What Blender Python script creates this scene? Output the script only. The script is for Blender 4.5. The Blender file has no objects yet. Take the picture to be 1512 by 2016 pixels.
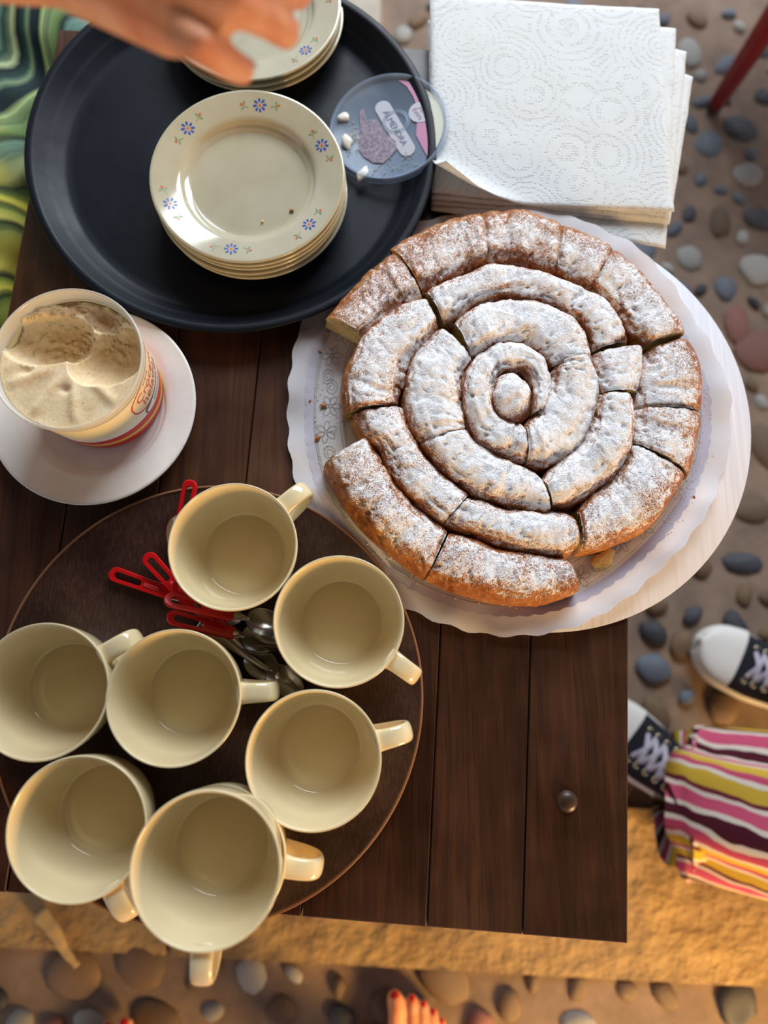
import bpy, bmesh, math, random
import numpy as np
from mathutils import Vector, Matrix, noise

random.seed(7)
PI = math.pi
scene = bpy.context.scene
COL = scene.collection

# ------------------------------------------------------------------ camera
W, H, F = 1512, 2016, 1300.0
T = 0.47                      # table top height
CAM = Vector((0.0, 0.0, T + 0.65))
down = Vector(((725 - W / 2) / F, -(1249 - H / 2) / F, -1.0)).normalized()
up_c = -down
x_c = (Vector((1, 0, 0)) - up_c * up_c.x).normalized()
y_c = up_c.cross(x_c)
ROT = Matrix((x_c, y_c, up_c))
cam_data = bpy.data.cameras.new('camera')
cam = bpy.data.objects.new('camera', cam_data)
COL.objects.link(cam)
cam.matrix_world = Matrix.Translation(CAM) @ ROT.to_4x4()
cam_data.sensor_fit = 'HORIZONTAL'
cam_data.sensor_width = 36.0
cam_data.lens = F / W * 36.0
cam_data.clip_start = 0.02
cam_data.dof.use_dof = True
cam_data.dof.focus_distance = 0.62
cam_data.dof.aperture_fstop = cam_data.lens / 11.5
scene.camera = cam

# ------------------------------------------------------------------ world and light
world = bpy.data.worlds.new('world')
scene.world = world
world.use_nodes = True
bg = world.node_tree.nodes['Background']
bg.inputs[0].default_value = (0.80, 0.86, 1.0, 1)
bg.inputs[1].default_value = 0.75

def area_light(name, loc, target, sx, sy, power, color, spread=PI):
    l = bpy.data.lights.new(name, 'AREA')
    l.shape = 'RECTANGLE'; l.size = sx; l.size_y = sy
    l.energy = power; l.color = color; l.spread = spread
    o = bpy.data.objects.new(name, l); COL.objects.link(o)
    o.location = loc
    o.rotation_euler = (Vector(target) - Vector(loc)).to_track_quat('-Z', 'Y').to_euler()
    return o
area_light('doorway_daylight', (0.55, 2.35, 1.92), (0.1, 0.2, T), 1.8, 1.3, 106, (0.84, 0.92, 1.0))
area_light('evening_glow', (1.35, -1.75, 0.80), (0.42, -0.72, 0.0), 0.5, 0.5, 20, (1.0, 0.60, 0.20), math.radians(80))

scene.view_settings.view_transform = 'Standard'
scene.view_settings.look = 'None'
scene.view_settings.exposure = 0.0
scene.view_settings.gamma = 1.0
scene.view_settings.use_curve_mapping = False

# ------------------------------------------------------------------ helpers
def P(px, py, z):
    """point of the photograph at world height z"""
    w = ROT @ Vector(((px - W / 2) / F, -(py - H / 2) / F, -1.0))
    t = (z - CAM.z) / w.z
    return CAM + w * t

def fit_circle(pts, z):
    q = [P(x, y, z) for x, y in pts]
    A = np.array([[2 * p.x, 2 * p.y, 1] for p in q]); b = np.array([p.x ** 2 + p.y ** 2 for p in q])
    s = np.linalg.lstsq(A, b, rcond=None)[0]
    return Vector((s[0], s[1], z)), math.sqrt(s[2] + s[0] ** 2 + s[1] ** 2)

def lin(c):
    if isinstance(c, str):
        c = tuple(int(c[i:i + 2], 16) / 255 for i in (0, 2, 4))
    return tuple((v / 12.92 if v <= 0.04045 else ((v + 0.055) / 1.055) ** 2.4) for v in c[:3]) + (1.0,)

ORG = {}
def thing(name, label, cat, loc=(0, 0, 0), group=None, kind=None):
    o = bpy.data.objects.new(name, None); COL.objects.link(o)
    o.location = loc; o.empty_display_size = 0.02
    ORG[o.name] = Vector(loc)
    tag(o, label, cat, group, kind)
    return o

def tag(o, label=None, cat=None, group=None, kind=None):
    if label: o['label'] = label
    if cat: o['category'] = cat
    if group: o['group'] = group
    if kind: o['kind'] = kind
    return o

def link_mesh(name, me, parent=None, loc=None):
    o = bpy.data.objects.new(name, me); COL.objects.link(o)
    if parent is not None:
        o.parent = parent
        ORG[o.name] = ORG[parent.name]
        if loc is not None: o.location = loc
    else:
        if loc is not None: o.location = loc
        ORG[o.name] = Vector(o.location)
    return o

def mesh(name, verts, faces, mats, parent=None, world=False, smooth=True, idx=None, loc=None, uv=None):
    """one mesh object; world=True: verts are world coordinates"""
    me = bpy.data.meshes.new(name)
    off = Vector((0, 0, 0))
    if world:
        off = ORG[parent.name] if parent is not None else Vector(loc or (0, 0, 0))
    me.from_pydata([tuple(Vector(v) - off) for v in verts], [], faces)
    if not isinstance(mats, (list, tuple)): mats = [mats]
    for m in mats: me.materials.append(m)
    if idx is not None: me.polygons.foreach_set('material_index', idx)
    me.polygons.foreach_set('use_smooth', [smooth] * len(me.polygons))
    if uv is not None:
        l = me.uv_layers.new(name='UVMap')
        for lp in me.loops: l.data[lp.index].uv = uv[lp.vertex_index]
    me.update()
    return link_mesh(name, me, parent, loc)

def copy_tree(o, parent=None):
    c = o.copy(); COL.objects.link(c); c.parent = parent
    ORG[c.name] = ORG.get(o.name, Vector())
    for ch in o.children: copy_tree(ch, c)
    return c

def lathe(profile, seg=64, closed=False):
    v, f = [], []
    n = len(profile)
    for r, z in profile:
        for k in range(seg):
            a = 2 * PI * k / seg
            v.append((r * math.cos(a), r * math.sin(a), z))
    for i in range(n - 1 + (1 if closed else 0)):
        j = (i + 1) % n
        for k in range(seg):
            k2 = (k + 1) % seg
            f.append((i * seg + k, i * seg + k2, j * seg + k2, j * seg + k))
    return v, f

def grid_faces(rows, cols, wrap=False, off=0):
    f = []
    for i in range(rows - 1):
        for j in range(cols if wrap else cols - 1):
            j2 = (j + 1) % cols
            f.append((off + i * cols + j, off + i * cols + j2, off + (i + 1) * cols + j2, off + (i + 1) * cols + j))
    return f

def catmull(pts, n):
    """resample a polyline of vectors with n points by arc parameter, catmull-rom"""
    m = len(pts)
    out = []
    for k in range(n):
        u = k / (n - 1) * (m - 1)
        i = min(int(u), m - 2); t = u - i
        p0 = pts[max(i - 1, 0)] if i > 0 else pts[0] * 2 - pts[1]
        p1 = pts[i]; p2 = pts[i + 1]
        p3 = pts[i + 2] if i + 2 < m else pts[m - 1] * 2 - pts[m - 2]
        out.append(0.5 * ((2 * p1) + (p2 - p0) * t + (2 * p0 - 5 * p1 + 4 * p2 - p3) * t * t + (3 * p1 - p0 - 3 * p2 + p3) * t ** 3))
    return out

def frames(path):
    res = []
    upv = Vector((0, 0, 1))
    for i, p in enumerate(path):
        a = path[max(i - 1, 0)]; b = path[min(i + 1, len(path) - 1)]
        t = (b - a).normalized()
        s = t.cross(upv)
        if s.length < 1e-4: s = Vector((1, 0, 0))
        s.normalize()
        n = s.cross(t).normalized()
        res.append((t, s, n))
    return res

def sweep(path, section, scale=None, caps=True, frm=None):
    """closed section [(s,n)] along path"""
    fr = frm or frames(path)
    v, f = [], []
    m = len(section)
    for i, p in enumerate(path):
        t, s, n = fr[i]
        k = scale[i] if scale else 1.0
        kx, ky = k if isinstance(k, tuple) else (k, k)
        for a, b in section: v.append(p + s * a * kx + n * b * ky)
    f = grid_faces(len(path), m, True)
    if caps:
        f.append(tuple(range(m))[::-1]); f.append(tuple((len(path) - 1) * m + k for k in range(m)))
    return v, f

def superellipse(a, b, e, n):
    out = []
    for k in range(n):
        t = 2 * PI * k / n
        c, s = math.cos(t), math.sin(t)
        out.append((a * math.copysign(abs(c) ** (2 / e), c), b * math.copysign(abs(s) ** (2 / e), s)))
    return out

def cone_geo(a, b, ra, rb, seg=16, hem=5):
    a, b = Vector(a), Vector(b)
    d = b - a
    L = d.length
    t = d.normalized() if L > 1e-6 else Vector((0, 0, 1))
    s = t.orthogonal().normalized(); n = t.cross(s)
    v, f = [], []
    rows = []
    for i in range(hem):
        an = -PI / 2 + (i + 0.35) / hem * PI / 2
        rows.append((a + t * ra * math.sin(an), ra * math.cos(an)))
    rows.append((a, ra)); rows.append((b, rb))
    for i in range(1, hem + 1):
        an = (i - 0.35) / hem * PI / 2
        rows.append((b + t * rb * math.sin(an), rb * math.cos(an)))
    for c, r in rows:
        for k in range(seg):
            w = 2 * PI * k / seg
            v.append(c + (s * math.cos(w) + n * math.sin(w)) * r)
    f = grid_faces(len(rows), seg, True)
    f.append(tuple(range(seg))[::-1]); f.append(tuple((len(rows) - 1) * seg + k for k in range(seg)))
    return v, f

def fuse(cones, voxel, smooth=8, extra=None):
    """one continuous surface from overlapping tapered limbs; returns a mesh"""
    V, Fc = [], []
    for c in cones:
        v, f = cone_geo(*c)
        o = len(V); V += v; Fc += [tuple(i + o for i in q) for q in f]
    for v, f in (extra or []):
        o = len(V); V += v; Fc += [tuple(i + o for i in q) for q in f]
    me = bpy.data.meshes.new('fuse'); me.from_pydata([tuple(x) for x in V], [], Fc); me.update()
    o = bpy.data.objects.new('fuse', me); COL.objects.link(o)
    m = o.modifiers.new('r', 'REMESH'); m.mode = 'VOXEL'; m.voxel_size = voxel
    m2 = o.modifiers.new('s', 'SMOOTH'); m2.iterations = smooth; m2.factor = 0.5
    dg = bpy.context.evaluated_depsgraph_get()
    res = bpy.data.meshes.new_from_object(o.evaluated_get(dg))
    bpy.data.objects.remove(o); bpy.data.meshes.remove(me)
    res.polygons.foreach_set('use_smooth', [True] * len(res.polygons))
    return res

def link_world_mesh(name, me, mats, parent):
    me.materials.clear()
    for m in (mats if isinstance(mats, (list, tuple)) else [mats]): me.materials.append(m)
    me.transform(Matrix.Translation(-ORG[parent.name]))
    me.name = name
    return link_mesh(name, me, parent)

# ------------------------------------------------------------------ materials
def mat(name, color, rough=0.5, spec=0.5, metal=0.0, coat=0.0, trans=0.0, sss=0.0, ssr=(1, 0.5, 0.3), ssc=0.01, alpha=1.0, ior=1.45):
    m = bpy.data.materials.new(name); m.use_nodes = True
    b = m.node_tree.nodes['Principled BSDF']
    b.inputs['Base Color'].default_value = lin(color)
    b.inputs['Roughness'].default_value = rough
    b.inputs['Specular IOR Level'].default_value = spec
    b.inputs['Metallic'].default_value = metal
    b.inputs['Coat Weight'].default_value = coat
    b.inputs['Coat Roughness'].default_value = 0.08
    b.inputs['Transmission Weight'].default_value = trans
    b.inputs['IOR'].default_value = ior
    b.inputs['Alpha'].default_value = alpha
    if sss:
        b.inputs['Subsurface Weight'].default_value = sss
        b.inputs['Subsurface Radius'].default_value = ssr
        b.inputs['Subsurface Scale'].default_value = ssc
    return m

class N:
    """small node-graph helper"""
    def __init__(s, m): s.m = m; s.t = m.node_tree; s.b = s.t.nodes['Principled BSDF']
    def node(s, kind, **kw):
        n = s.t.nodes.new(kind)
        for k, v in kw.items(): setattr(n, k, v)
        return n
    def link(s, a, b): s.t.links.new(a, b)
    def put(s, sock, v):
        if hasattr(v, 'is_output') or isinstance(v, bpy.types.NodeSocket): s.link(v, sock)
        else: sock.default_value = v
    def coord(s, which='Object', scale=(1, 1, 1), rot=(0, 0, 0)):
        c = s.node('ShaderNodeTexCoord'); mp = s.node('ShaderNodeMapping')
        mp.inputs['Scale'].default_value = scale; mp.inputs['Rotation'].default_value = rot
        s.link(c.outputs[which], mp.inputs[0]); return mp.outputs[0]
    def noise(s, vec, scale, detail=4, rough=0.55, dist=0.0):
        n = s.node('ShaderNodeTexNoise')
        s.link(vec, n.inputs['Vector']); n.inputs['Scale'].default_value = scale
        n.inputs['Detail'].default_value = detail; n.inputs['Roughness'].default_value = rough
        n.inputs['Distortion'].default_value = dist
        return n.outputs['Fac']
    def math(s, op, a, b=0.0, c=None, clamp=False):
        n = s.node('ShaderNodeMath', operation=op); n.use_clamp = clamp
        s.put(n.inputs[0], a); s.put(n.inputs[1], b)
        if c is not None: s.put(n.inputs[2], c)
        return n.outputs[0]
    def ramp(s, fac, stops, interp='LINEAR'):
        n = s.node('ShaderNodeValToRGB'); n.color_ramp.interpolation = interp
        e = n.color_ramp.elements
        while len(e) < len(stops): e.new(0.5)
        for q, (p, c) in zip(e, stops):
            q.position = p; q.color = lin(c) if not isinstance(c, float) else (c, c, c, 1)
        s.link(fac, n.inputs[0]); return n.outputs[0]
    def mix(s, fac, a, b, mode='MIX'):
        n = s.node('ShaderNodeMix', data_type='RGBA', blend_type=mode)
        s.put(n.inputs[0], fac); s.put(n.inputs[6], a); s.put(n.inputs[7], b)
        return n.outputs[2]
    def bump(s, h, strength=0.3, dist=0.002):
        n = s.node('ShaderNodeBump'); n.inputs['Strength'].default_value = strength
        n.inputs['Distance'].default_value = dist
        s.link(h, n.inputs['Height']); s.link(n.outputs[0], s.b.inputs['Normal'])
    def color(s, c): s.put(s.b.inputs['Base Color'], c)
    def rough(s, c): s.put(s.b.inputs['Roughness'], c)
    def xyz(s, vec):
        n = s.node('ShaderNodeSeparateXYZ'); s.link(vec, n.inputs[0]); return n.outputs

def wood_mat(name, dark, mid, light, sc=1.0, rough=0.38):
    m = mat(name, mid, rough, 0.45); n = N(m)
    oi = n.node('ShaderNodeObjectInfo')
    c = n.node('ShaderNodeTexCoord')
    off = n.node('ShaderNodeVectorMath', operation='ADD')
    sc_ = n.node('ShaderNodeVectorMath', operation='SCALE'); sc_.inputs['Scale'].default_value = 7.0
    cmb = n.node('ShaderNodeCombineXYZ'); n.link(oi.outputs['Random'], cmb.inputs[0]); n.link(oi.outputs['Random'], cmb.inputs[1])
    n.link(cmb.outputs[0], sc_.inputs[0]); n.link(c.outputs['Object'], off.inputs[0]); n.link(sc_.outputs[0], off.inputs[1])
    mp = n.node('ShaderNodeMapping'); mp.inputs['Scale'].default_value = (60 * sc, 3.5 * sc, 30 * sc); n.link(off.outputs[0], mp.inputs[0])
    g = n.noise(mp.outputs[0], 1.0, 8, 0.65, 1.2)
    mp2 = n.node('ShaderNodeMapping'); mp2.inputs['Scale'].default_value = (420 * sc, 14 * sc, 100 * sc); n.link(off.outputs[0], mp2.inputs[0])
    fine = n.noise(mp2.outputs[0], 1.0, 4, 0.6)
    big = n.noise(off.outputs[0], 7.0, 3, 0.6)
    v = n.math('ADD', n.math('MULTIPLY', g, 0.55), n.math('MULTIPLY', big, 0.45))
    col = n.ramp(v, [(0.28, dark), (0.5, mid), (0.72, light)])
    col = n.mix(n.math('MULTIPLY', n.ramp(fine, [(0.30, 1.0), (0.46, 0.0)]), 0.65), col, lin(dark))
    tone = n.ramp(oi.outputs['Random'], [(0.0, 0.75), (1.0, 1.2)])
    col = n.mix(1.0, col, tone, 'MULTIPLY')
    n.color(col)
    n.rough(n.ramp(big, [(0.3, rough - 0.08), (0.7, rough + 0.14)]))
    n.bump(n.math('ADD', fine, n.math('MULTIPLY', g, 0.6)), 0.12, 0.0006)
    return m

M = {}
M['table'] = wood_mat('dark table wood', '1c0f09', '3f2416', '5f3a22', rough=0.36)
M['table_leg'] = wood_mat('dark leg wood', '1c0f09', '352014', '4f301d')
M['nail'] = mat('wooden peg', '3d2819', 0.4)
M['tray_black'] = mat('black tray plastic', '0f1723', 0.46, 0.22)
n = N(M['tray_black']); c = n.coord()
sp = n.noise(c, 1600, 2, 0.5); dust = n.noise(c, 240, 3, 0.7)
n.color(n.mix(n.ramp(dust, [(0.70, 0.0), (0.78, 0.35)]), lin('080e18'), lin('2c3744')))
n.bump(sp, 0.10, 0.0005)
n.rough(n.ramp(n.noise(c, 14, 4, 0.6), [(0.35, 0.40), (0.7, 0.56)]))
M['tray_brown'] = mat('brown tray laminate', '3d271f', 0.4, 0.5)
n = N(M['tray_brown']); c = n.coord(); c2 = n.coord(scale=(600, 90, 1), rot=(0, 0, 0.3))
v = n.math('ADD', n.math('MULTIPLY', n.noise(c, 16, 5, 0.7), 0.5), n.math('MULTIPLY', n.noise(c2, 1, 3, 0.7), 0.5))
n.color(n.ramp(v, [(0.36, '24150f'), (0.5, '3a241c'), (0.64, '553a2e')]))
n.bump(n.noise(c2, 1, 3, 0.7), 0.08, 0.0005)
M['tray_edge'] = mat('tray edge band', '8a5e40', 0.5)
M['glaze'] = mat('cream glaze', 'e8d3a8', 0.12, 0.6, coat=0.35)
n = N(M['glaze']); n.color(n.ramp(n.noise(n.coord(), 18, 3, 0.5), [(0.3, 'e4d1a3'), (0.7, 'ebdbb2')]))
M['plate'] = mat('cream plate glaze', 'd9d2bd', 0.10, 0.6, coat=0.4)
n = N(M['plate']); n.color(n.ramp(n.noise(n.coord(), 22, 4, 0.6), [(0.3, 'b3aa8d'), (0.7, 'bfb79c')]))
M['plate_white'] = mat('white plate glaze', 'ece4dc', 0.14, 0.6, coat=0.3)
n = N(M['plate_white']); n.color(n.ramp(n.noise(n.coord(), 25, 5, 0.7), [(0.3, 'e6ddd3'), (0.7, 'f1ebe5')]))
M['petal'] = mat('blue print', '3c59a8', 0.2)
M['leaf'] = mat('green print', '7b9a6b', 0.25)
M['bud'] = mat('orange print', 'cf6334', 0.2)
M['board'] = mat('white cardboard', 'e3e1e6', 0.75, 0.3)
n = N(M['board']); c = n.coord(scale=(260, 6, 1), rot=(0, 0, 0.5))
n.color(n.ramp(n.noise(c, 1, 3, 0.6), [(0.3, 'dad8df'), (0.7, 'eae9ee')])); n.bump(n.noise(c, 1, 2, 0.5), 0.06, 0.0005)
M['board_edge'] = mat('cardboard edge', 'a48f7c', 0.9)
M['line'] = mat('doily print', '948a84', 0.6)
M['shade_print'] = mat('doily lavender print', 'bdb9c6', 0.6)
M['crumb'] = mat('pastry crumb', 'eecf88', 0.9, 0.1, sss=0.3, ssc=0.004)
n = N(M['crumb']); c = n.coord(); h = n.noise(c, 420, 4, 0.7)
n.color(n.ramp(h, [(0.35, 'd9a75a'), (0.5, 'efd08c'), (0.7, 'f6e3b0')])); n.bump(h, 0.6, 0.002)
M['flake'] = mat('brown flake', 'a45f2c', 0.45)
M['sugar'] = mat('sugar grain', 'f2efec', 0.7)
M['paper'] = mat('white tissue', 'f0f1ef', 0.85, 0.15)
M['plastic'] = mat('clear lid plastic', 'a9bcd4', 0.18, 0.5)
M['red'] = mat('red handle plastic', 'c8161a', 0.28, 0.5, sss=0.25, ssr=(1, 0.12, 0.05), ssc=0.004)
M['steel'] = mat('spoon steel', 'b5b0a8', 0.22, 0.5, metal=1.0)
M['icecream'] = mat('almond ice cream', 'e2c99c', 0.6, 0.3, sss=0.35, ssr=(1, 0.7, 0.4), ssc=0.006)
n = N(M['icecream']); c = n.coord(); q = n.xyz(c)
big = n.noise(c, 60, 5, 0.65); fine = n.noise(c, 330, 5, 0.7); spk = n.noise(c, 520, 1, 0.5)
col = n.ramp(n.math('ADD', n.math('MULTIPLY', big, 0.55), n.math('MULTIPLY', fine, 0.45)), [(0.3, 'd8b482'), (0.5, 'efd7ab'), (0.7, 'f8ebd0')])
n.color(n.mix(n.ramp(spk, [(0.72, 0.0), (0.76, 0.6)]), col, lin('7d5632')))
n.bump(fine, 0.25, 0.002)
M['tub_plastic'] = mat('translucent tub rim', 'e6e2d6', 0.2, 0.5, trans=0.0)
M['tub_text'] = mat('grey small print', '77756c', 0.5)
M['tub_red'] = mat('label red', 'c9221f', 0.3)
M['tub_black'] = mat('label black', '3a3034', 0.3)
M['tub_peach'] = mat('label peach', 'f4d6a4', 0.3)
M['tub_white'] = mat('label white', 'efe9e2', 0.3)
M['pink'] = mat('lid pink print', 'b9759a', 0.4)
M['pale_green'] = mat('lid cream print', 'c9c9b4', 0.4)
M['pill'] = mat('lid grey print', 'b4b4bc', 0.4)
M['lid_text'] = mat('lid dark lettering', '5d6682', 0.4)
M['lid_text2'] = mat('lid mauve lettering', 'a0708a', 0.4)
M['mauve'] = mat('lid nougat picture', '8e7f8e', 0.3)
n = N(M['mauve']); n.color(n.ramp(n.noise(n.coord(), 260, 4, 0.6), [(0.35, '6d6378'), (0.55, '938593'), (0.7, 'b3a6a9')]))
M['cream'] = mat('melted ice cream', 'f3ece2', 0.25, sss=0.2, ssc=0.002)
M['skin'] = mat('skin', 'd68a5c', 0.48, 0.4, sss=0.25, ssr=(1, 0.35, 0.2), ssc=0.006)
n = N(M['skin']); n.color(n.ramp(n.noise(n.coord(), 45, 4, 0.6), [(0.3, 'd98255'), (0.55, 'eaa173'), (0.75, 'f0b288')]))
n.bump(n.noise(n.coord(), 400, 3, 0.6), 0.15, 0.001)
M['nail_skin'] = mat('fingernail', 'e3a58a', 0.25)
M['nail_red'] = mat('red nail polish', 'c8241c', 0.15, coat=0.5)
M['hair'] = mat('brown hair', '4a3324', 0.5)
M['canvas'] = mat('black canvas', '23222a', 0.8, 0.2)
n = N(M['canvas']); n.bump(n.noise(n.coord(), 900, 2, 0.5), 0.4, 0.001)
M['rubber'] = mat('white rubber', 'd9d4cd', 0.55)
M['lace'] = mat('lilac grey lace', 'b3acb8', 0.8)
M['eyelet'] = mat('eyelet metal', 'd3c3a2', 0.3, metal=0.8)
M['chair_red'] = mat('red chair paint', '8f1418', 0.35, coat=0.2)
M['black_rubber'] = mat('dark leg tip', '1c1518', 0.6)
M['twig'] = mat('pale dry stick', 'b79a6a', 0.8)

# glassy lid plastic and translucent rim: mix with transparency
def translucent(m, amount, tint=(1, 1, 1, 1)):
    t = m.node_tree; out = t.nodes['Material Output']; b = t.nodes['Principled BSDF']
    mx = t.nodes.new('ShaderNodeMixShader'); tr = t.nodes.new('ShaderNodeBsdfTransparent')
    tr.inputs[0].default_value = tint
    mx.inputs[0].default_value = amount
    t.links.new(b.outputs[0], mx.inputs[1]); t.links.new(tr.outputs[0], mx.inputs[2])
    t.links.new(mx.outputs[0], out.inputs[0])
translucent(M['plastic'], 0.72)
translucent(M['tub_plastic'], 0.42)

def paper_translucency(m, w, col):
    t = m.node_tree; out = t.nodes['Material Output']; b = t.nodes['Principled BSDF']
    mx = t.nodes.new('ShaderNodeMixShader'); tr = t.nodes.new('ShaderNodeBsdfTranslucent')
    tr.inputs[0].default_value = lin(col); mx.inputs[0].default_value = w
    t.links.new(b.outputs[0], mx.inputs[1]); t.links.new(tr.outputs[0], mx.inputs[2])
    t.links.new(mx.outputs[0], out.inputs[0])

# embossed kitchen paper
n = N(M['paper']); c = n.coord()
dis = n.noise(c, 9, 2, 0.5)
vor = n.node('ShaderNodeTexVoronoi'); vor.inputs['Scale'].default_value = 15; n.link(c, vor.inputs['Vector'])
rings = n.math('SINE', n.math('ADD', n.math('MULTIPLY', vor.outputs['Distance'], 62.0), n.math('MULTIPLY', dis, 16.0)))
dots = n.node('ShaderNodeTexVoronoi'); dots.inputs['Scale'].default_value = 330; dots.inputs['Randomness'].default_value = 0.45; n.link(c, dots.inputs['Vector'])
dot = n.ramp(dots.outputs['Distance'], [(0.18, 0.0), (0.42, 1.0)])
hgt = n.math('MULTIPLY', n.math('SUBTRACT', 1.0, dot), n.ramp(rings, [(0.1, 0.0), (0.6, 1.0)]))
hgt = n.math('SUBTRACT', n.math('MULTIPLY', n.noise(c, 700, 3, 0.6), 0.25), hgt)
n.bump(hgt, 0.65, 0.0017)
paper_translucency(M['paper'], 0.22, 'f2f1ea')

# doily paper
M['doily'] = mat('doily paper', 'e9e7ea', 0.7, 0.3)
n = N(M['doily']); c = n.coord()
n.bump(n.noise(c, 30, 3, 0.5), 0.25, 0.003)
paper_translucency(M['doily'], 0.3, 'e6e2e0')

# sugared pastry crust
M['crust'] = mat('sugared crust', 'a86030', 0.5, 0.4)
n = N(M['crust']); c = n.coord(); q = n.xyz(c)
geo = n.node('ShaderNodeNewGeometry'); nz = n.xyz(geo.outputs['Normal'])[2]
rad = n.math('SQRT', n.math('ADD', n.math('MULTIPLY', q[0], q[0]), n.math('MULTIPLY', q[1], q[1])))
lo = n.noise(c, 26, 4, 0.6); mid = n.noise(c, 120, 4, 0.65, 0.8); fine = n.noise(c, 1150, 3, 0.7); fine2 = n.noise(c, 480, 3, 0.7)
crack = n.math('ABSOLUTE', n.math('SUBTRACT', mid, 0.5))
crack = n.ramp(crack, [(0.0, 1.0), (0.035, 0.0)])
crust = n.ramp(n.math('ADD', n.math('MULTIPLY', lo, 0.5), n.math('MULTIPLY', mid, 0.5)), [(0.32, '8a4c24'), (0.5, 'b26d36'), (0.68, 'd29a55')])
fac = n.math('MULTIPLY_ADD', nz, 1.0, -0.02)
fac = n.math('ADD', fac, n.math('MULTIPLY_ADD', lo, 1.1, -0.55))
fac = n.math('ADD', fac, n.math('MULTIPLY_ADD', mid, 0.6, -0.30))
fac = n.math('SUBTRACT', fac, n.math('MULTIPLY', n.math('POWER', n.math('MULTIPLY', rad, 5.7), 2.6), 0.40))
fac = n.math('SUBTRACT', fac, n.math('MULTIPLY', crack, 0.22))
sp = n.math('ADD', n.math('MULTIPLY_ADD', fine, 2.6, -1.3), n.math('MULTIPLY_ADD', fine2, 1.3, -0.65))
sug = n.ramp(n.math('ADD', fac, n.math('MULTIPLY', sp, 0.80)), [(0.36, 0.0), (0.50, 1.0)])
n.color(n.mix(sug, crust, lin('fbf9f8')))
n.rough(n.mix(sug, (0.38, 0.38, 0.38, 1), (0.9, 0.9, 0.9, 1)))
hh = n.math('ADD', n.math('MULTIPLY', mid, 1.0), n.math('ADD', n.math('MULTIPLY', fine2, 0.35), n.math('MULTIPLY', crack, -0.5)))
n.bump(hh, 0.55, 0.004)

# marbled dress print
M['dress'] = mat('marbled dress cloth', '6f8a52', 0.7, 0.2)
n = N(M['dress']); c = n.coord(); q = n.xyz(c)
warp = n.noise(n.coord(scale=(1, 0.45, 0.6)), 6.0, 2, 0.4)
u = n.math('ADD', n.math('MULTIPLY', q[0], 0.9), n.math('MULTIPLY', q[1], -0.43))
u = n.math('ADD', u, n.math('MULTIPLY', q[2], 0.5))
u = n.math('ADD', n.math('MULTIPLY', u, 15.0), n.math('MULTIPLY', warp, 1.5))
strip = n.math('FRACT', u)
f2 = n.math('FRACT', n.math('MULTIPLY', u, 3.3))
green = n.ramp(strip, [(0.0, '18282a'), (0.10, '2f4f48'), (0.16, 'a9c79a'), (0.22, '22383a'), (0.34, '1b2a2c'), (0.40, 'b7cf8d'), (0.50, '8ba870'), (0.60, '6e8a4e'), (0.66, '1d2a26'), (0.74, '86b3a2'), (0.84, '4d7466'), (0.93, 'c4d6a0'), (1.0, '18282a')])
yel = n.ramp(strip, [(0.0, '23301a'), (0.08, '7c8a34'), (0.2, 'd3c64e'), (0.3, '46542a'), (0.4, '98a64a'), (0.55, 'cfc860'), (0.62, '2b3520'), (0.7, '8c9c58'), (0.85, 'd8cc58'), (1.0, '23301a')])
sel = n.ramp(n.math('ADD', n.math('MULTIPLY', q[1], -2.4), n.math('MULTIPLY', n.noise(c, 8, 2, 0.5), 0.7)), [(0.42, 0.0), (0.62, 1.0)])
dr = n.mix(sel, green, yel)
n.color(n.mix(n.math('MULTIPLY', n.ramp(f2, [(0.45, 0.0), (0.5, 1.0), (0.75, 1.0), (0.8, 0.0)]), 0.40), dr, lin('16211f')))

# striped trousers
M['stripe'] = mat('striped trouser cloth', 'b04a62', 0.85, 0.15)
n = N(M['stripe']); tc = n.node('ShaderNodeTexCoord'); q = n.xyz(tc.outputs['UV'])
w = n.math('ADD', q[0], n.math('MULTIPLY', n.noise(n.coord(), 14, 2, 0.5), 0.05))
s = n.math('FRACT', n.math('MULTIPLY', n.math('ADD', w, n.math('MULTIPLY', q[1], 0.12)), 5.0))
n.color(n.ramp(s, [(0.0, 'c9a63c'), (0.13, 'd9cdbd'), (0.18, 'b94a66'), (0.29, 'd9cdbd'), (0.35, '4d1a26'), (0.47, 'd9cdbd'), (0.52, 'c75472'), (0.66, 'd9cdbd'), (0.70, '6d2a33'), (0.75, 'c9a63c'), (0.87, 'd9cdbd'), (0.92, 'b94a66')], 'CONSTANT'))
n.bump(n.noise(n.coord(), 700, 2, 0.5), 0.3, 0.001)

# floor mortar, slabs and pebbles
def stone_mat(name, a, b, rough=0.6, sc=30, bs=0.3, bd=0.003):
    m = mat(name, a, rough, 0.4); n = N(m); c = n.coord('Object')
    oi = n.node('ShaderNodeObjectInfo')
    h = n.noise(c, sc, 5, 0.65)
    col = n.ramp(h, [(0.3, a), (0.7, b)])
    n.color(n.mix(1.0, col, n.ramp(oi.outputs['Random'], [(0.0, 0.7), (1.0, 1.25)]), 'MULTIPLY'))
    n.bump(n.noise(c, sc * 4, 4, 0.6), bs, bd)
    return m
M['mortar'] = stone_mat('sandy mortar', '66564a', '86705f', 0.85, 14)
M['slab'] = stone_mat('sandstone slab', '7c6142', 'b0915f', 0.7, 7, 0.6, 0.02)
M['pale_slab'] = stone_mat('pale stone', '8f8577', 'a89d8e', 0.7, 12)
PEB = [stone_mat('blue grey pebble', '4c525c', '6d737d', 0.4), stone_mat('dark pebble', '2f3036', '4b4a4f', 0.4),
       stone_mat('light grey pebble', '85807a', 'a8a49d', 0.5), stone_mat('brown pebble', '5c4836', '80664c', 0.5),
       stone_mat('reddish pebble', '7a4a3c', '94655a', 0.5)]

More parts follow.
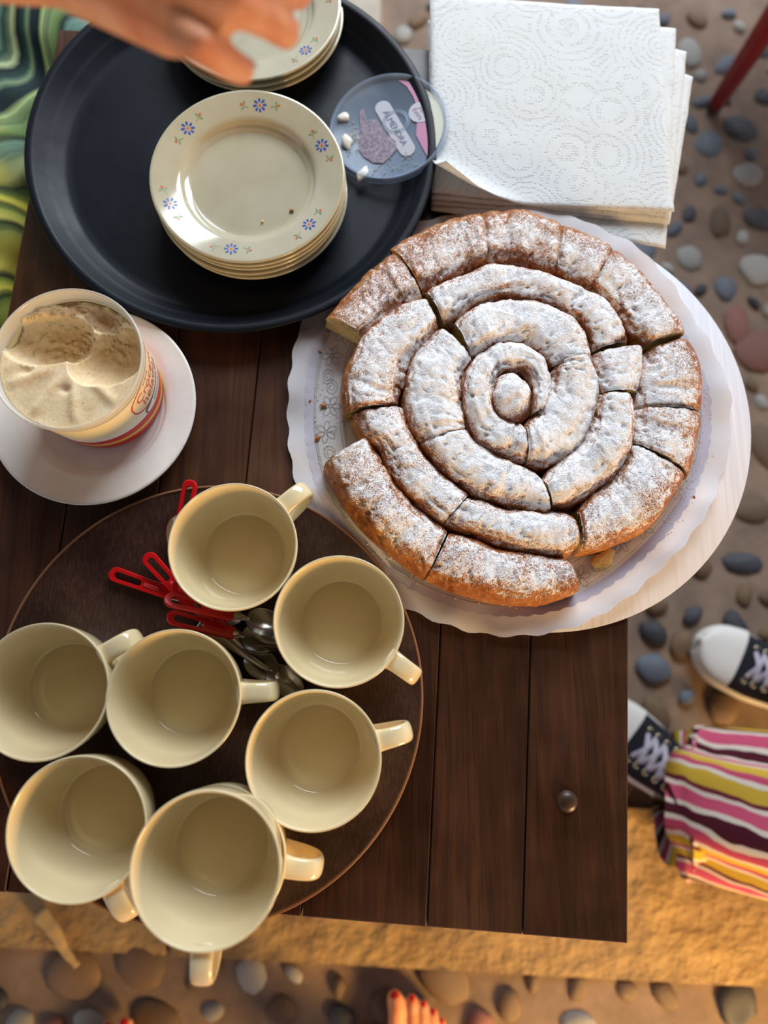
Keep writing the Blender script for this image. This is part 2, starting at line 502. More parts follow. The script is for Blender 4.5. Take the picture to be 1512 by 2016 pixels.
# ------------------------------------------------------------------ floor
def slab_poly(name, pts, z0, z1, m, parent, bev=0.004):
    """flat slab with bevelled top from a floor outline (world xy)"""
    c = sum((Vector((p.x, p.y, 0)) for p in pts), Vector()) / len(pts)
    v, k = [], len(pts)
    for z, s in ((z0, 0), (z1 - bev, 0), (z1, bev)):
        for p in pts:
            d = Vector((p.x, p.y, 0)) - c
            q = c + d * (1 - s / max(d.length, 1e-3))
            v.append((q.x, q.y, z))
    f = grid_faces(3, k, True) + [tuple(range(2 * k, 3 * k)), tuple(range(k))[::-1]]
    return mesh(name, v, f, m, parent, world=True, smooth=False)

floor_v, floor_f = [], []
nx, ny = 60, 60
for j in range(ny + 1):
    for i in range(nx + 1):
        x = -2.2 + 4.4 * i / nx; y = -1.8 + 4.2 * j / ny
        floor_v.append((x, y, -0.006 + 0.006 * noise.noise(Vector((x * 3, y * 3, 0.3)))))
floor_f = grid_faces(ny + 1, nx + 1)
floor = mesh('floor', floor_v, floor_f, M['mortar'])
tag(floor, 'floor of rounded pebbles set in sandy mortar with a sandstone strip', 'floor', kind='structure')

# sandstone strip that runs past the near table edge
def fl(px, py, z=0.0):
    p = P(px, py, z); return p
strip_top = [(-900, 1505), (330, 1541), (1700, 1612), (2300, 1650)]
strip_bot = [(2300, 1985), (1700, 1953), (330, 1881), (-900, 1820)]
for i in range(3):
    a, b = strip_top[i], strip_top[i + 1]
    d, e = strip_bot[3 - i], strip_bot[2 - i]
    q = [fl(*a), fl(*d), fl(*e), fl(*b)]
    c = sum(q, Vector()) / 4
    q = [c + (p - c) * 0.994 for p in q]
    slab_poly('paving_slab', q, -0.02, 0.004 + 0.001 * (i % 2), M['slab'], floor)
pale = [fl(560, -260), fl(560, 60), fl(750, 60), fl(750, -260)]
slab_poly('paving_slab', pale, -0.02, 0.012, M['pale_slab'], floor)

# added roof, out of view: blocks overhead sky so daylight enters from the sides
v, f = [], []
cv_, cf_ = [(x, y, z) for z in (2.35, 2.45) for x, y in ((-3, -3), (3, -3), (3, 2.4), (-3, 2.4))], [(0, 3, 2, 1), (4, 5, 6, 7), (0, 1, 5, 4), (1, 2, 6, 5), (2, 3, 7, 6), (3, 0, 4, 7)]
M['roof'] = wood_mat('roof wood', '24150c', '3c2413', '50311a', 0.3, 0.6)
added_roof = mesh('added_roof', cv_, cf_, M['roof'], smooth=False)
tag(added_roof, 'added unseen wooden roof that keeps daylight to the sides', 'added_roof', kind='structure')

# pebbles
base_meshes = []
for k in range(8):
    bm = bmesh.new(); bmesh.ops.create_icosphere(bm, subdivisions=2, radius=1.0)
    for v in bm.verts:
        s = 1 + 0.22 * noise.noise(v.co * 1.1 + Vector((k * 7.1, 0, 0)))
        v.co = Vector((v.co.x * s, v.co.y * s, v.co.z * (0.85 + 0.1 * s)))
    me = bpy.data.meshes.new('pebble')
    bm.to_mesh(me); bm.free()
    me.polygons.foreach_set('use_smooth', [True] * len(me.polygons))
    base_meshes.append(me)

def proj(p):
    d = ROT.transposed() @ (Vector(p) - CAM)
    return (W / 2 + F * d.x / -d.z, H / 2 - F * d.y / -d.z)

def line_y(pts, x):
    pts = sorted(pts)
    for (x0, y0), (x1, y1) in zip(pts, pts[1:]):
        if x0 <= x <= x1: return y0 + (y1 - y0) * (x - x0) / (x1 - x0)
    return pts[0][1] if x < pts[0][0] else pts[-1][1]

TAB = [(115, 57), (1241, 119), (1237, 1858), (-190, 1741)]      # table corners in the photograph
def in_quad(x, y, q, m=0):
    inside = True
    for i in range(4):
        x0, y0 = q[i]; x1, y1 = q[(i + 1) % 4]
        if (x1 - x0) * (y - y0) - (y1 - y0) * (x - x0) < -m: inside = False
    return inside
special = [(1500, 690, 0.050, 4), (1452, 640, 0.040, 4), (1508, 880, 0.045, 3), (1330, 575, 0.03, 0), (1430, 565, 0.026, 0),
           (1360, 505, 0.027, 2), (1420, 435, 0.034, 3), (1300, 330, 0.025, 1)]
pebs = []
rng = random.Random(11)
for (x, y, r, k) in special:
    p = fl(x, y); pebs.append((p.x, p.y, r, k))
tries = 0
while tries < 9000:
    tries += 1
    x = rng.uniform(-1.0, 1.15); y = rng.uniform(-1.0, 1.25)
    px, py = proj((x, y, 0))
    if line_y(strip_top, px) - 18 < py < line_y(strip_bot, px) + 16: continue
    if 540 < px < 770 and py < 75: continue
    r = rng.choice([0.015, 0.02, 0.025, 0.030, 0.036])
    if py > 1850: r *= 1.15
    ok = True
    for (a, b, rr, _) in pebs:
        if (a - x) ** 2 + (b - y) ** 2 < ((r + rr) * 0.90 + 0.005) ** 2: ok = False; break
    if not ok: continue
    if py > 1750: kind = rng.choice([3, 3, 3, 1, 4, 2])
    elif py > 1000: kind = rng.choice([1, 1, 3, 0, 3])
    else: kind = rng.choice([0, 0, 0, 1, 2, 2, 3])
    pebs.append((x, y, r, kind))
restV, restF, restI = [], [], []
variants = {}
for i, (x, y, r, kind) in enumerate(pebs):
    px, py = proj((x, y, 0))
    vis = -30 < px < W + 30 and -30 < py < H + 30 and not (in_quad(px, py, TAB) and 60 < px < 1200 and 90 < py < 1810)
    k = rng.randrange(8)
    rot = rng.uniform(0, 2 * PI); asp = rng.uniform(0.55, 0.95)
    mx = Matrix.Translation((x, y, -0.004)) @ Matrix.Rotation(rot, 4, 'Z') @ Matrix.Diagonal((r, r * asp, 0.0075 + r * 0.1, 1))
    if vis:
        key = (k, kind)
        if key not in variants:
            me = base_meshes[k].copy(); me.materials.append(PEB[kind]); variants[key] = me
        o = link_mesh('pebble', variants[key], floor)
        o.matrix_local = mx
    else:
        off = len(restV); b = base_meshes[k]
        restV += [tuple(mx @ v.co) for v in b.vertices]
        restF += [tuple(j + off for j in q.vertices) for q in b.polygons]
        restI += [kind] * len(b.polygons)
o = mesh('pebble_bed', restV, restF, PEB, floor, idx=restI); o['kind'] = 'stuff'

# ------------------------------------------------------------------ table
tw = [P(x, y, T) for x, y in TAB]           # TL TR BR BL in the world
tc = sum(tw, Vector()) / 4
table = thing('wooden_table', 'low dark brown plank table carrying the pastry, trays and cups', 'table', (tc.x, tc.y, 0))
def lerp(a, b, t): return a + (b - a) * t
bx = [-190, 10, 205, 392, 591, 838, 1028, 1237]       # plank joints along the near edge
t_b = [(x + 190) / 1427 for x in bx]
tops = [0.0, 0.14, 0.275, 0.405, 0.545, 0.712, 0.853, 1.0]
for i in range(7):
    g = 0.0006
    a0 = lerp(tw[3], tw[2], t_b[i]); a1 = lerp(tw[3], tw[2], t_b[i + 1])
    b0 = lerp(tw[0], tw[1], tops[i]); b1 = lerp(tw[0], tw[1], tops[i + 1])
    d = (a1 - a0).normalized() * g
    ring = [a0 + d, a1 - d, b1 - d, b0 + d]
    v = []
    zt = T - 0.0004 * (i % 2)
    c = sum(ring, Vector()) / 4
    for z, s in ((T - 0.028, 0), (zt - 0.0012, 0), (zt, 0.0012)):
        for p in ring:
            e = Vector((p.x - c.x, p.y - c.y, 0))
            sx = math.copysign(s, e.x); sy = math.copysign(s, e.y)
            v.append((p.x - sx, p.y - sy, z))
    f = grid_faces(3, 4, True) + [(8, 9, 10, 11), (3, 2, 1, 0)]
    mesh('plank', v, f, M['table'], table, world=True, smooth=False)
def box_geo(x0, x1, y0, y1, z0, z1):
    v = [(x, y, z) for z in (z0, z1) for x, y in ((x0, y0), (x1, y0), (x1, y1), (x0, y1))]
    return v, [(0, 3, 2, 1), (4, 5, 6, 7), (0, 1, 5, 4), (1, 2, 6, 5), (2, 3, 7, 6), (3, 0, 4, 7)]
for i, (k, sx, sy) in enumerate(((0, 1, -1), (1, -1, -1), (2, -1, 1), (3, 1, 1))):
    p = tw[k] + Vector((sx * 0.07, sy * 0.08, 0))
    v, f = sweep([Vector((p.x, p.y, 0.0)), Vector((p.x, p.y, 0.03)), Vector((p.x, p.y, 0.36)), Vector((p.x, p.y, T - 0.0285))],
                 superellipse(0.028, 0.028, 6, 16), [0.8, 0.9, 1.0, 1.0], frm=[(Vector((0, 0, 1)), Vector((1, 0, 0)), Vector((0, 1, 0)))] * 4)
    mesh('leg', v, f, M['table_leg'], table, world=True)
def beam(a, b, wdt, z0, z1, name):
    d = (b - a); d.z = 0; t = d.normalized(); s = Vector((-t.y, t.x, 0)) * wdt / 2
    v = []
    for z in (z0, z1):
        for p in (a - s, b - s, b + s, a + s): v.append((p.x, p.y, z))
    mesh(name, v, [(0, 3, 2, 1), (4, 5, 6, 7), (0, 1, 5, 4), (1, 2, 6, 5), (2, 3, 7, 6), (3, 0, 4, 7)], M['table_leg'], table, world=True, smooth=False)
leg_c = [tw[k] + Vector((sx * 0.07, sy * 0.08, 0)) for k, sx, sy in ((0, 1, -1), (1, -1, -1), (2, -1, 1), (3, 1, 1))]
for i in range(4): beam(leg_c[i], leg_c[(i + 1) % 4], 0.022, T - 0.095, T - 0.029, 'apron')
pk = P(1117, 1578, T)
v, f = lathe([(0.0001, 0.0052), (0.004, 0.005), (0.007, 0.0038), (0.009, 0.0018), (0.0102, -0.0004)], 28)
o = mesh('peg_head', [(a + pk.x, b + pk.y, c + T) for a, b, c in v], f, M['nail'], table, world=True)

# ------------------------------------------------------------------ trays
bt_pts = [(796, 104), (819, 138), (51, 301), (93, 463), (153, 546), (324, 643), (417, 652), (111, 111), (176, 46), (500, 655), (813, 461)]
btc, btr = fit_circle(bt_pts, T + 0.024)
tray = thing('serving_tray', 'round blue-black plastic tray with a raised lip under the plates', 'tray', (btc.x, btc.y, T))
R = btr
prof = [(0.0001, 0.0005), (R - 0.034, 0.0005), (R - 0.024, 0.003), (R - 0.006, 0.022), (R - 0.001, 0.0235), (R, 0.025), (R - 0.0015, 0.0262),
        (R - 0.0075, 0.0262), (R - 0.0095, 0.025), (R - 0.018, 0.0155), (R - 0.022, 0.0135), (R - 0.024, 0.0125), (R - 0.031, 0.0058), (R - 0.036, 0.0042), (R - 0.045, 0.004), (0.0001, 0.004)]
v, f = lathe(prof, 128)
mesh('tray_dish', v, f, M['tray_black'], tray)
TRAY1_FLOOR = T + 0.004

rt_pts = [(18, 1225), (100, 1100), (210, 1020), (380, 962), (790, 1180), (827, 1350), (820, 1480), (790, 1590), (720, 1680), (620, 1765), (520, 1810), (270, 1810), (180, 1765), (5, 1583)]
rtc, rtr = fit_circle(rt_pts, T + 0.009)
tray2 = thing('round_tray', 'flat round brown wood-look tray holding the empty cups', 'tray', (rtc.x, rtc.y, T))
R = rtr
v, f = lathe([(0.0001, 0.0012), (R - 0.001, 0.0012), (R - 0.0008, 0.0085)], 128)
mesh('tray_base', v, f, M['tray_edge'], tray2)
v, f = lathe([(R - 0.0006, 0.0014), (R, 0.003), (R, 0.0088), (R - 0.0007, 0.0094), (R - 0.002, 0.0092), (R - 0.0024, 0.0084)], 128)
mesh('edge_band', v, f, M['tray_edge'], tray2)
v, f = lathe([(R - 0.002, 0.0088), (R - 0.004, 0.0078), (0.0001, 0.0078)], 128)
mesh('tray_top', v, f, M['tray_brown'], tray2)
Z2 = T + 0.0079

# ------------------------------------------------------------------ plates
PR = 0.0985
plate_prof = [(0.0001, 0.0022), (0.050, 0.0022), (0.0515, 0.0), (0.0545, 0.0), (0.056, 0.003), (0.066, 0.0092), (0.096, 0.0160), (PR, 0.0185), (PR + 0.0002, 0.0195), (PR - 0.0008, 0.0204),
              (0.0955, 0.0199), (0.086, 0.0180), (0.0735, 0.0150), (0.0700, 0.0139), (0.0680, 0.0122), (0.0655, 0.0085), (0.0625, 0.0061), (0.0590, 0.0053), (0.0500, 0.0048), (0.0250, 0.0046), (0.0001, 0.0045)]
pv, pf = lathe(plate_prof, 96)
plate_me = bpy.data.meshes.new('plate_body'); plate_me.from_pydata(pv, [], pf); plate_me.materials.append(M['plate'])
plate_me.polygons.foreach_set('use_smooth', [True] * len(plate_me.polygons))
def rim_z(r):
    pts = [(0.0700, 0.0139), (0.0735, 0.0150), (0.086, 0.0180), (0.0955, 0.0199)]
    for (a, za), (b, zb) in zip(pts, pts[1:]):
        if r <= b: return za + (zb - za) * (r - a) / (b - a)
    return 0.0199
def motif_geo():
    """blue flower with two sprigs in (tangent, radial) plate coordinates, mm"""
    V, Fc, I = [], [], []
    def ell(cx, cy, a, b, ang, m, tip=0.0, nseg=12):
        o = len(V)
        for k in range(nseg):
            t = 2 * PI * k / nseg
            x = a * math.cos(t); y = b * math.sin(t) * (1 + tip * math.cos(t))
            V.append((cx + x * math.cos(ang) - y * math.sin(ang), cy + x * math.sin(ang) + y * math.cos(ang)))
        Fc.append(tuple(range(o, o + nseg))); I.append(m)
    rg = random.Random(3)
    for k in range(8):
        a = 2 * PI * k / 8 + 0.2
        ell(4.9 * math.cos(a), 4.9 * math.sin(a), 2.3 + rg.uniform(-.2, .2), 1.15, a, 0, 0.35)
    ell(0, 0, 1.35, 1.3, 0, 2)
    for s in (-1, 1):
        cx, cy = s * 16.5, 2.0 * (1 if s > 0 else -0.5)
        ell(cx + s * 2.6, cy + 1.6, 1.7, 1.2, 0.6, 2)
        ell(cx - s * 0.2, cy + 3.0, 2.4, 1.0, PI / 2 + 0.3 * s, 1)
        ell(cx + s * 1.4, cy - 1.8, 2.2, 1.0, -0.9 * s, 1)
        ell(cx - s * 2.6, cy - 1.2, 2.8, 0.35, 0.5 * s, 1)
    return V, Fc, I
def add_motifs(plate, base_angles, r0=0.083):
    mv, mf, mi = motif_geo()
    for a in base_angles:
        out = []
        for (x, y) in mv:
            r = r0 + y * 0.001; th = a - x * 0.001 / r0
            out.append((r * math.cos(th), r * math.sin(th), rim_z(r) + 0.00018))
        mesh('flower_motif', out, mf, [M['petal'], M['leaf'], M['bud']], plate, idx=mi, smooth=False)
def plate_thing(x, y, z, label, group):
    t = thing('cream_plate', label, 'plate', (x, y, z), group)
    o = link_mesh('plate_body', plate_me, t)
    return t
STEP = 0.0068
fz = TRAY1_FLOOR + 4 * STEP
fc = P(487, 343, fz + 0.0195)
ordn = ['bottom', 'second from the bottom', 'middle', 'second from the top', 'top']
jit = [(0.002, -0.0015), (-0.0005, -0.001), (0.001, 0.0005), (0.0005, 0.0), (0, 0)]
for k in range(5):
    lab = 'cream plate with blue flowers and two crumbs, on top of the stack of five' if k == 4 else 'plain-edged cream plate, %s in the stack of five' % ordn[k]
    t = plate_thing(fc.x + jit[k][0], fc.y + jit[k][1], TRAY1_FLOOR + k * STEP, lab, 'stack of five cream plates')
    if k == 4:
        ang = []
        for (x, y) in ((515, 186), (354, 240), (323, 405), (452, 503), (618, 449), (646, 281)):
            p = P(x, y, fz + 0.0175); ang.append(math.atan2(p.y - fc.y, p.x - fc.x))
        add_motifs(t, ang)
bz = TRAY1_FLOOR + 2 * STEP
bc = P(494, 6, bz + 0.0195)
ordb = ['bottom', 'middle', 'top']
for k in range(3):
    lab = 'flowered cream plate under the reaching hand, on top of the stack of three' if k == 2 else '%s cream plate of the stack of three under the reaching hand' % ordb[k]
    t = plate_thing(bc.x + (0.002, -0.001, 0)[k], bc.y + (-0.001, -0.0015, 0)[k], TRAY1_FLOOR + k * STEP, lab, 'stack of three cream plates')
    if k == 2:
        p = P(615, 110, bz + 0.0175); a0 = math.atan2(p.y - bc.y, p.x - bc.x)
        add_motifs(t, [a0 + i * PI / 3 for i in range(6)])

# white plate under the tub
wpc = P(183, 797, T + 0.018)
wp = thing('white_plate', 'plain white plate under the ice cream tub', 'plate', (wpc.x, wpc.y, T))
WR = (P(386, 797, T + 0.018) - P(183, 797, T + 0.018)).length
s = WR / PR
v, f = lathe([(r * s, z) for r, z in plate_prof], 96)
mesh('plate_body', v, f, M['plate_white'], wp)

# ------------------------------------------------------------------ cake board and doily
bd_c, bd_r = fit_circle([(1482, 850), (1470, 960), (1420, 1060), (1330, 1160), (1060, 1248), (1200, 1225), (1250, 490), (1345, 565), (1430, 680)], T + 0.003)
board = thing('cake_board', 'round white cardboard cake board under the doily, overhanging the table', 'cake board', (bd_c.x, bd_c.y, T))
v, f = lathe([(0.0001, 0.0004), (bd_r, 0.0004), (bd_r, 0.0034)], 128)
mesh('board_underside', v, f, M['board_edge'], board)
v, f = lathe([(bd_r, 0.0034), (bd_r - 0.0005, 0.0038), (0.0001, 0.0038)], 128)
mesh('board_face', v, f, M['board'], board)

dl_pts = [(540, 830), (560, 740), (612, 640), (700, 1120), (610, 1000), (800, 1205), (880, 1232), (1100, 1232), (1250, 1170), (1330, 1100), (1400, 960), (1428, 800), (1395, 700), (1340, 600), (1270, 520), (1200, 460)]
dl_c, dl_r = fit_circle(dl_pts, T + 0.005)
def sm(a, b, x):
    t = min(max((x - a) / (b - a), 0), 1); return t * t * (3 - 2 * t)
TB_IN = btr - 0.026                           # foot of the black tray wall
def doily_xy(rr, th):
    """position on the doily for unit radius rr and angle th"""
    k = rr * dl_r
    edge = 1 + 0.006 * math.sin(th * 42) * sm(0.9, 1.0, rr) + 0.018 * math.sin(th * 3 + 1) * rr + 0.012 * math.sin(th * 5 + 2.2) * rr
    x, y = dl_c.x + k * edge * math.cos(th), dl_c.y + k * edge * math.sin(th)
    d = Vector((x - btc.x, y - btc.y)); m_ = TB_IN + 0.006
    if d.length < m_:
        d = d.normalized() * m_; x, y = btc.x + d.x, btc.y + d.y
    return x, y
def doily_z(x, y, rr, th):
    db = math.hypot(x - bd_c.x, y - bd_c.y) - bd_r
    z = 0.0046 - 0.0036 * sm(0.0, 0.02, db)
    ruff = sm(0.84, 1.0, rr)
    lift = 0.004 + 0.003 * math.sin(th * 9 + 0.6) + 0.0015 * math.sin(th * 23)
    # the near right edge curls up, the far edge rides on the napkins
    a = math.atan2(math.sin(th - math.radians(-50)), math.cos(th - math.radians(-50)))
    lift += 0.010 * math.exp(-(a / 0.55) ** 2)
    b = math.atan2(math.sin(th - math.radians(62)), math.cos(th - math.radians(62)))
    far = math.exp(-(b / 0.55) ** 2)
    z += ruff * max(lift, 0.0)
    z += 0.009 * far * sm(0.78, 0.93, rr)
    dt = math.hypot(x - rtc.x, y - rtc.y) - rtr          # tucked under the brown tray
    k = sm(0.014, 0.0, dt)
    z = z * (1 - k) + 0.0007 * k
    dk = math.hypot(x - btc.x, y - btc.y) - btr
    k = sm(0.004, -0.006, dk)
    z = z * (1 - k) + min(z, 0.003) * k
    return T + z
rows = [0.0, 0.1, 0.2, 0.3, 0.4, 0.5, 0.6, 0.7, 0.76, 0.80, 0.83, 0.86, 0.88, 0.90, 0.92, 0.94, 0.955, 0.97, 0.985, 1.0]
NS = 240
dv, pos = [], {}
for i, rr in enumerate(rows):
    for k in range(NS):
        th = 2 * PI * k / NS
        x, y = doily_xy(max(rr, 0.002), th); dv.append((x, y, doily_z(x, y, rr, th)))
doily = thing('paper_doily', 'scalloped translucent white paper doily printed with flowers under the pastry', 'doily', (dl_c.x, dl_c.y, T + 0.0045))
mesh('doily_sheet', dv, grid_faces(len(rows), NS, True), M['doily'], doily, world=True)

def on_doily(rr, th, dz):
    x, y = doily_xy(rr, th); return Vector((x, y, doily_z(x, y, rr, th) + dz))
def ribbon_set(lines, width):
    V, Fc = [], []
    for ln in lines:
        o = len(V); m = len(ln)
        for i, (r, th) in enumerate(ln):
            r0, t0 = ln[max(i - 1, 0)]; r1, t1 = ln[min(i + 1, m - 1)]
            dr, dt_ = (r1 - r0), (t1 - t0) * r
            L = math.hypot(dr, dt_) or 1e-6
            nr, nt = dt_ / L, -dr / L
            w_ = width / dl_r / 2
            V.append(on_doily(r + nr * w_, th + nt * w_ / r, 0.0004)); V.append(on_doily(r - nr * w_, th - nt * w_ / r, 0.0004))
        for i in range(m - 1): Fc.append((o + 2 * i, o + 2 * i + 1, o + 2 * i + 3, o + 2 * i + 2))
    return V, Fc
lines = []
for rr in (0.735, 0.742, 0.755, 0.868, 0.876):
    lines.append([(rr, 2 * PI * k / 180) for k in range(181)])
def petal_outline(rc, tc_, ang, ln, wd):
    out = []
    for k in range(15):
        t = 2 * PI * k / 14
        x = ln * (0.5 - 0.5 * math.cos(t)) + 0.006; y = wd * math.sin(t)
        a, b = x * math.cos(ang) - y * math.sin(ang), x * math.sin(ang) + y * math.cos(ang)
        out.append((rc + a, tc_ + b / rc))
    return out
for i in range(14):
    t0 = 2 * PI * i / 14
    for j, dth in enumerate((0.0, 0.15)):
        for k in range(6):
            lines.append(petal_outline(0.812 + 0.012 * (j * 2 - 1), t0 + dth, k * PI / 3 + 0.3 * j, 0.046, 0.012))
    for sgn, dth in ((1, 0.27), (-1, 0.335)):
        sp_ = []
        for k in range(34):
            a = k / 33 * 4.4 * PI
            q_ = 0.040 * (1 - k / 40)
            sp_.append((0.812 + sgn * 0.012 + q_ * math.cos(a + 0.8) * 0.8, t0 + dth + sgn * q_ * math.sin(a + 0.8) / 0.81))
        lines.append(sp_)
    vine = [(0.66 + 0.02 * math.sin(k / 20 * 2 * PI), t0 + k / 20 * 2 * PI / 14) for k in range(21)]
    lines.append(vine)
    for k in (4, 9, 14, 19):
        r_, t_ = vine[k]
        lines.append([(r_ + 0.012 * math.cos(a), t_ + 0.012 * math.sin(a) / r_) for a in [0.5 * j for j in range(9)]])
V, Fc = ribbon_set(lines, 0.0005)
mesh('printed_lines', V, Fc, M['line'], doily, world=True, smooth=False)
# scalloped lavender band outside the lines
V, Fc = [], []
for k in range(480):
    th = 2 * PI * k / 480
    V.append(on_doily(0.88, th, 0.0003)); V.append(on_doily(0.915 + 0.008 * abs(math.sin(th * 45)), th, 0.0003))
Fc = [(2 * k, 2 * k + 1, (2 * k + 3) % 960, (2 * k + 2) % 960) for k in range(480)]
mesh('printed_band', V, Fc, M['shade_print'], doily, world=True, smooth=False)

# ------------------------------------------------------------------ spiral pastry
Z5 = lambda pts: [((860 + a / 4.447, 600 + b / 4.447), (860 + c / 4.447, 600 + d / 4.447)) for a, b, c, d in pts]
D = lambda pts: [((a, b), (c, d)) for a, b, c, d in pts]
pieces = {
    'ringD': (Z5([(930, 950, 800, 980), (975, 800, 815, 830), (960, 660, 810, 700), (880, 480, 760, 610), (720, 390, 690, 600), (560, 370, 600, 610), (400, 430, 530, 650), (260, 570, 485, 740), (190, 760, 470, 860), (215, 960, 490, 950), (290, 1170, 560, 1010), (450, 1310, 640, 1050), (620, 1385, 700, 1060), (745, 1400, 745, 1100)]), 0.041),
    'C1': (Z5([(770, 1430, 760, 1090), (950, 1430, 790, 1050), (1150, 1330, 860, 980), (1290, 1190, 920, 890), (1370, 980, 960, 760), (1390, 760, 985, 640), (1360, 620, 1010, 580), (1300, 515, 1050, 545)]), 0.043),
    'C2': (Z5([(1325, 495, 980, 575), (1280, 330, 930, 500), (1180, 180, 870, 440), (1000, 60, 790, 385), (800, 0, 680, 360), (600, 5, 580, 362), (400, 40, 460, 400), (250, 110, 380, 450), (140, 195, 300, 505)]), 0.042),
    'C3': (D([(861, 654, 926, 714), (835, 682, 912, 738), (812, 712, 902, 760), (797, 755, 902, 785), (795, 800, 905, 812), (806, 850, 910, 835), (826, 880, 913, 848)]), 0.042),
    'C4': (D([(826, 882, 914, 850), (856, 921, 930, 875), (888, 953, 950, 890), (925, 976, 975, 904), (965, 993, 1003, 915), (1010, 1003, 1030, 925), (1045, 1010, 1055, 942), (1075, 1012, 1065, 955)]), 0.040),
    'B4': (D([(1082, 1004, 1066, 948), (1123, 996, 1095, 918), (1173, 968, 1125, 893), (1208, 936, 1147, 870), (1229, 898, 1160, 845), (1240, 850, 1167, 815), (1240, 790, 1173, 785)]), 0.041),
    'B3': (D([(1248, 778, 1175, 779), (1256, 735, 1168, 745), (1256, 692, 1163, 706)]), 0.039),
    'B2': (D([(1230, 680, 1160, 698), (1216, 646, 1150, 668), (1192, 608, 1132, 642), (1155, 583, 1105, 623), (1110, 565, 1075, 609), (1060, 546, 1040, 599), (1010, 533, 1003, 595), (960, 531, 965, 597), (915, 549, 925, 612), (872, 564, 895, 634), (836, 580, 873, 644)]), 0.039),
    'B1': (D([(830, 598, 860, 653), (791, 609, 838, 682), (756, 632, 815, 705), (718, 662, 798, 730), (698, 700, 788, 755), (682, 735, 780, 775), (678, 775, 775, 795), (682, 816, 768, 803)]), 0.040),
    'Ba': (D([(696, 822, 787, 808), (709, 855, 797, 835), (738, 885, 812, 868), (759, 928, 838, 905), (785, 970, 868, 938), (822, 1002, 895, 960), (866, 1036, 917, 978)]), 0.038),
    'Bb': (D([(871, 1038, 922, 982), (910, 1054, 950, 993), (960, 1072, 985, 1004), (1012, 1087, 1020, 1006), (1060, 1093, 1060, 1012), (1105, 1094, 1100, 1014), (1130, 1080, 1123, 1020)]), 0.039),
    'A8': (D([(1140, 1092, 1136, 1010), (1180, 1084, 1160, 985), (1236, 1061, 1190, 965), (1285, 1033, 1215, 940), (1315, 995, 1232, 915), (1346, 946, 1243, 882)]), 0.038),
    'A7': (D([(1352, 938, 1246, 876), (1368, 880, 1248, 850), (1378, 820, 1252, 812)]), 0.038),
    'A6': (D([(1379, 810, 1253, 806), (1381, 770, 1256, 770), (1372, 720, 1262, 730), (1352, 674, 1270, 692)]), 0.037),
    'A5': (D([(1344, 660, 1264, 684), (1318, 617, 1235, 660), (1288, 575, 1212, 625), (1250, 534, 1188, 595), (1207, 498, 1161, 573)]), 0.038),
    'A4': (D([(1204, 496, 1158, 571), (1155, 466, 1128, 556), (1107, 447, 1092, 541)]), 0.037),
    'A3': (D([(1104, 446, 1088, 540), (1050, 425, 1045, 527), (1000, 417, 1000, 518), (944, 424, 958, 518)]), 0.038),
    'A2': (D([(940, 425, 955, 519), (885, 437, 915, 537), (825, 460, 868, 558), (767, 493, 830, 576)]), 0.038),
    'A1': (D([(770, 504, 828, 590), (733, 532, 792, 610), (695, 567, 757, 634), (642, 630, 716, 666)]), 0.037),
    'A10': (D([(636, 922, 722, 867), (672, 986, 748, 914), (715, 1042, 782, 968), (770, 1090, 825, 1010), (835, 1138, 876, 1051)]), 0.038),
    'A9': (D([(842, 1140, 883, 1055), (905, 1165, 925, 1066), (975, 1185, 980, 1085), (1045, 1190, 1035, 1095), (1100, 1182, 1085, 1102), (1135, 1165, 1112, 1105)]), 0.037),
}
pc = P(1015, 800, T + 0.02)
pastry = thing('spiral_pastry', 'sugar-dusted coiled yeast pastry cut into pieces on the doily', 'pastry', (pc.x, pc.y, T + 0.0055))
ZB = T + 0.0052
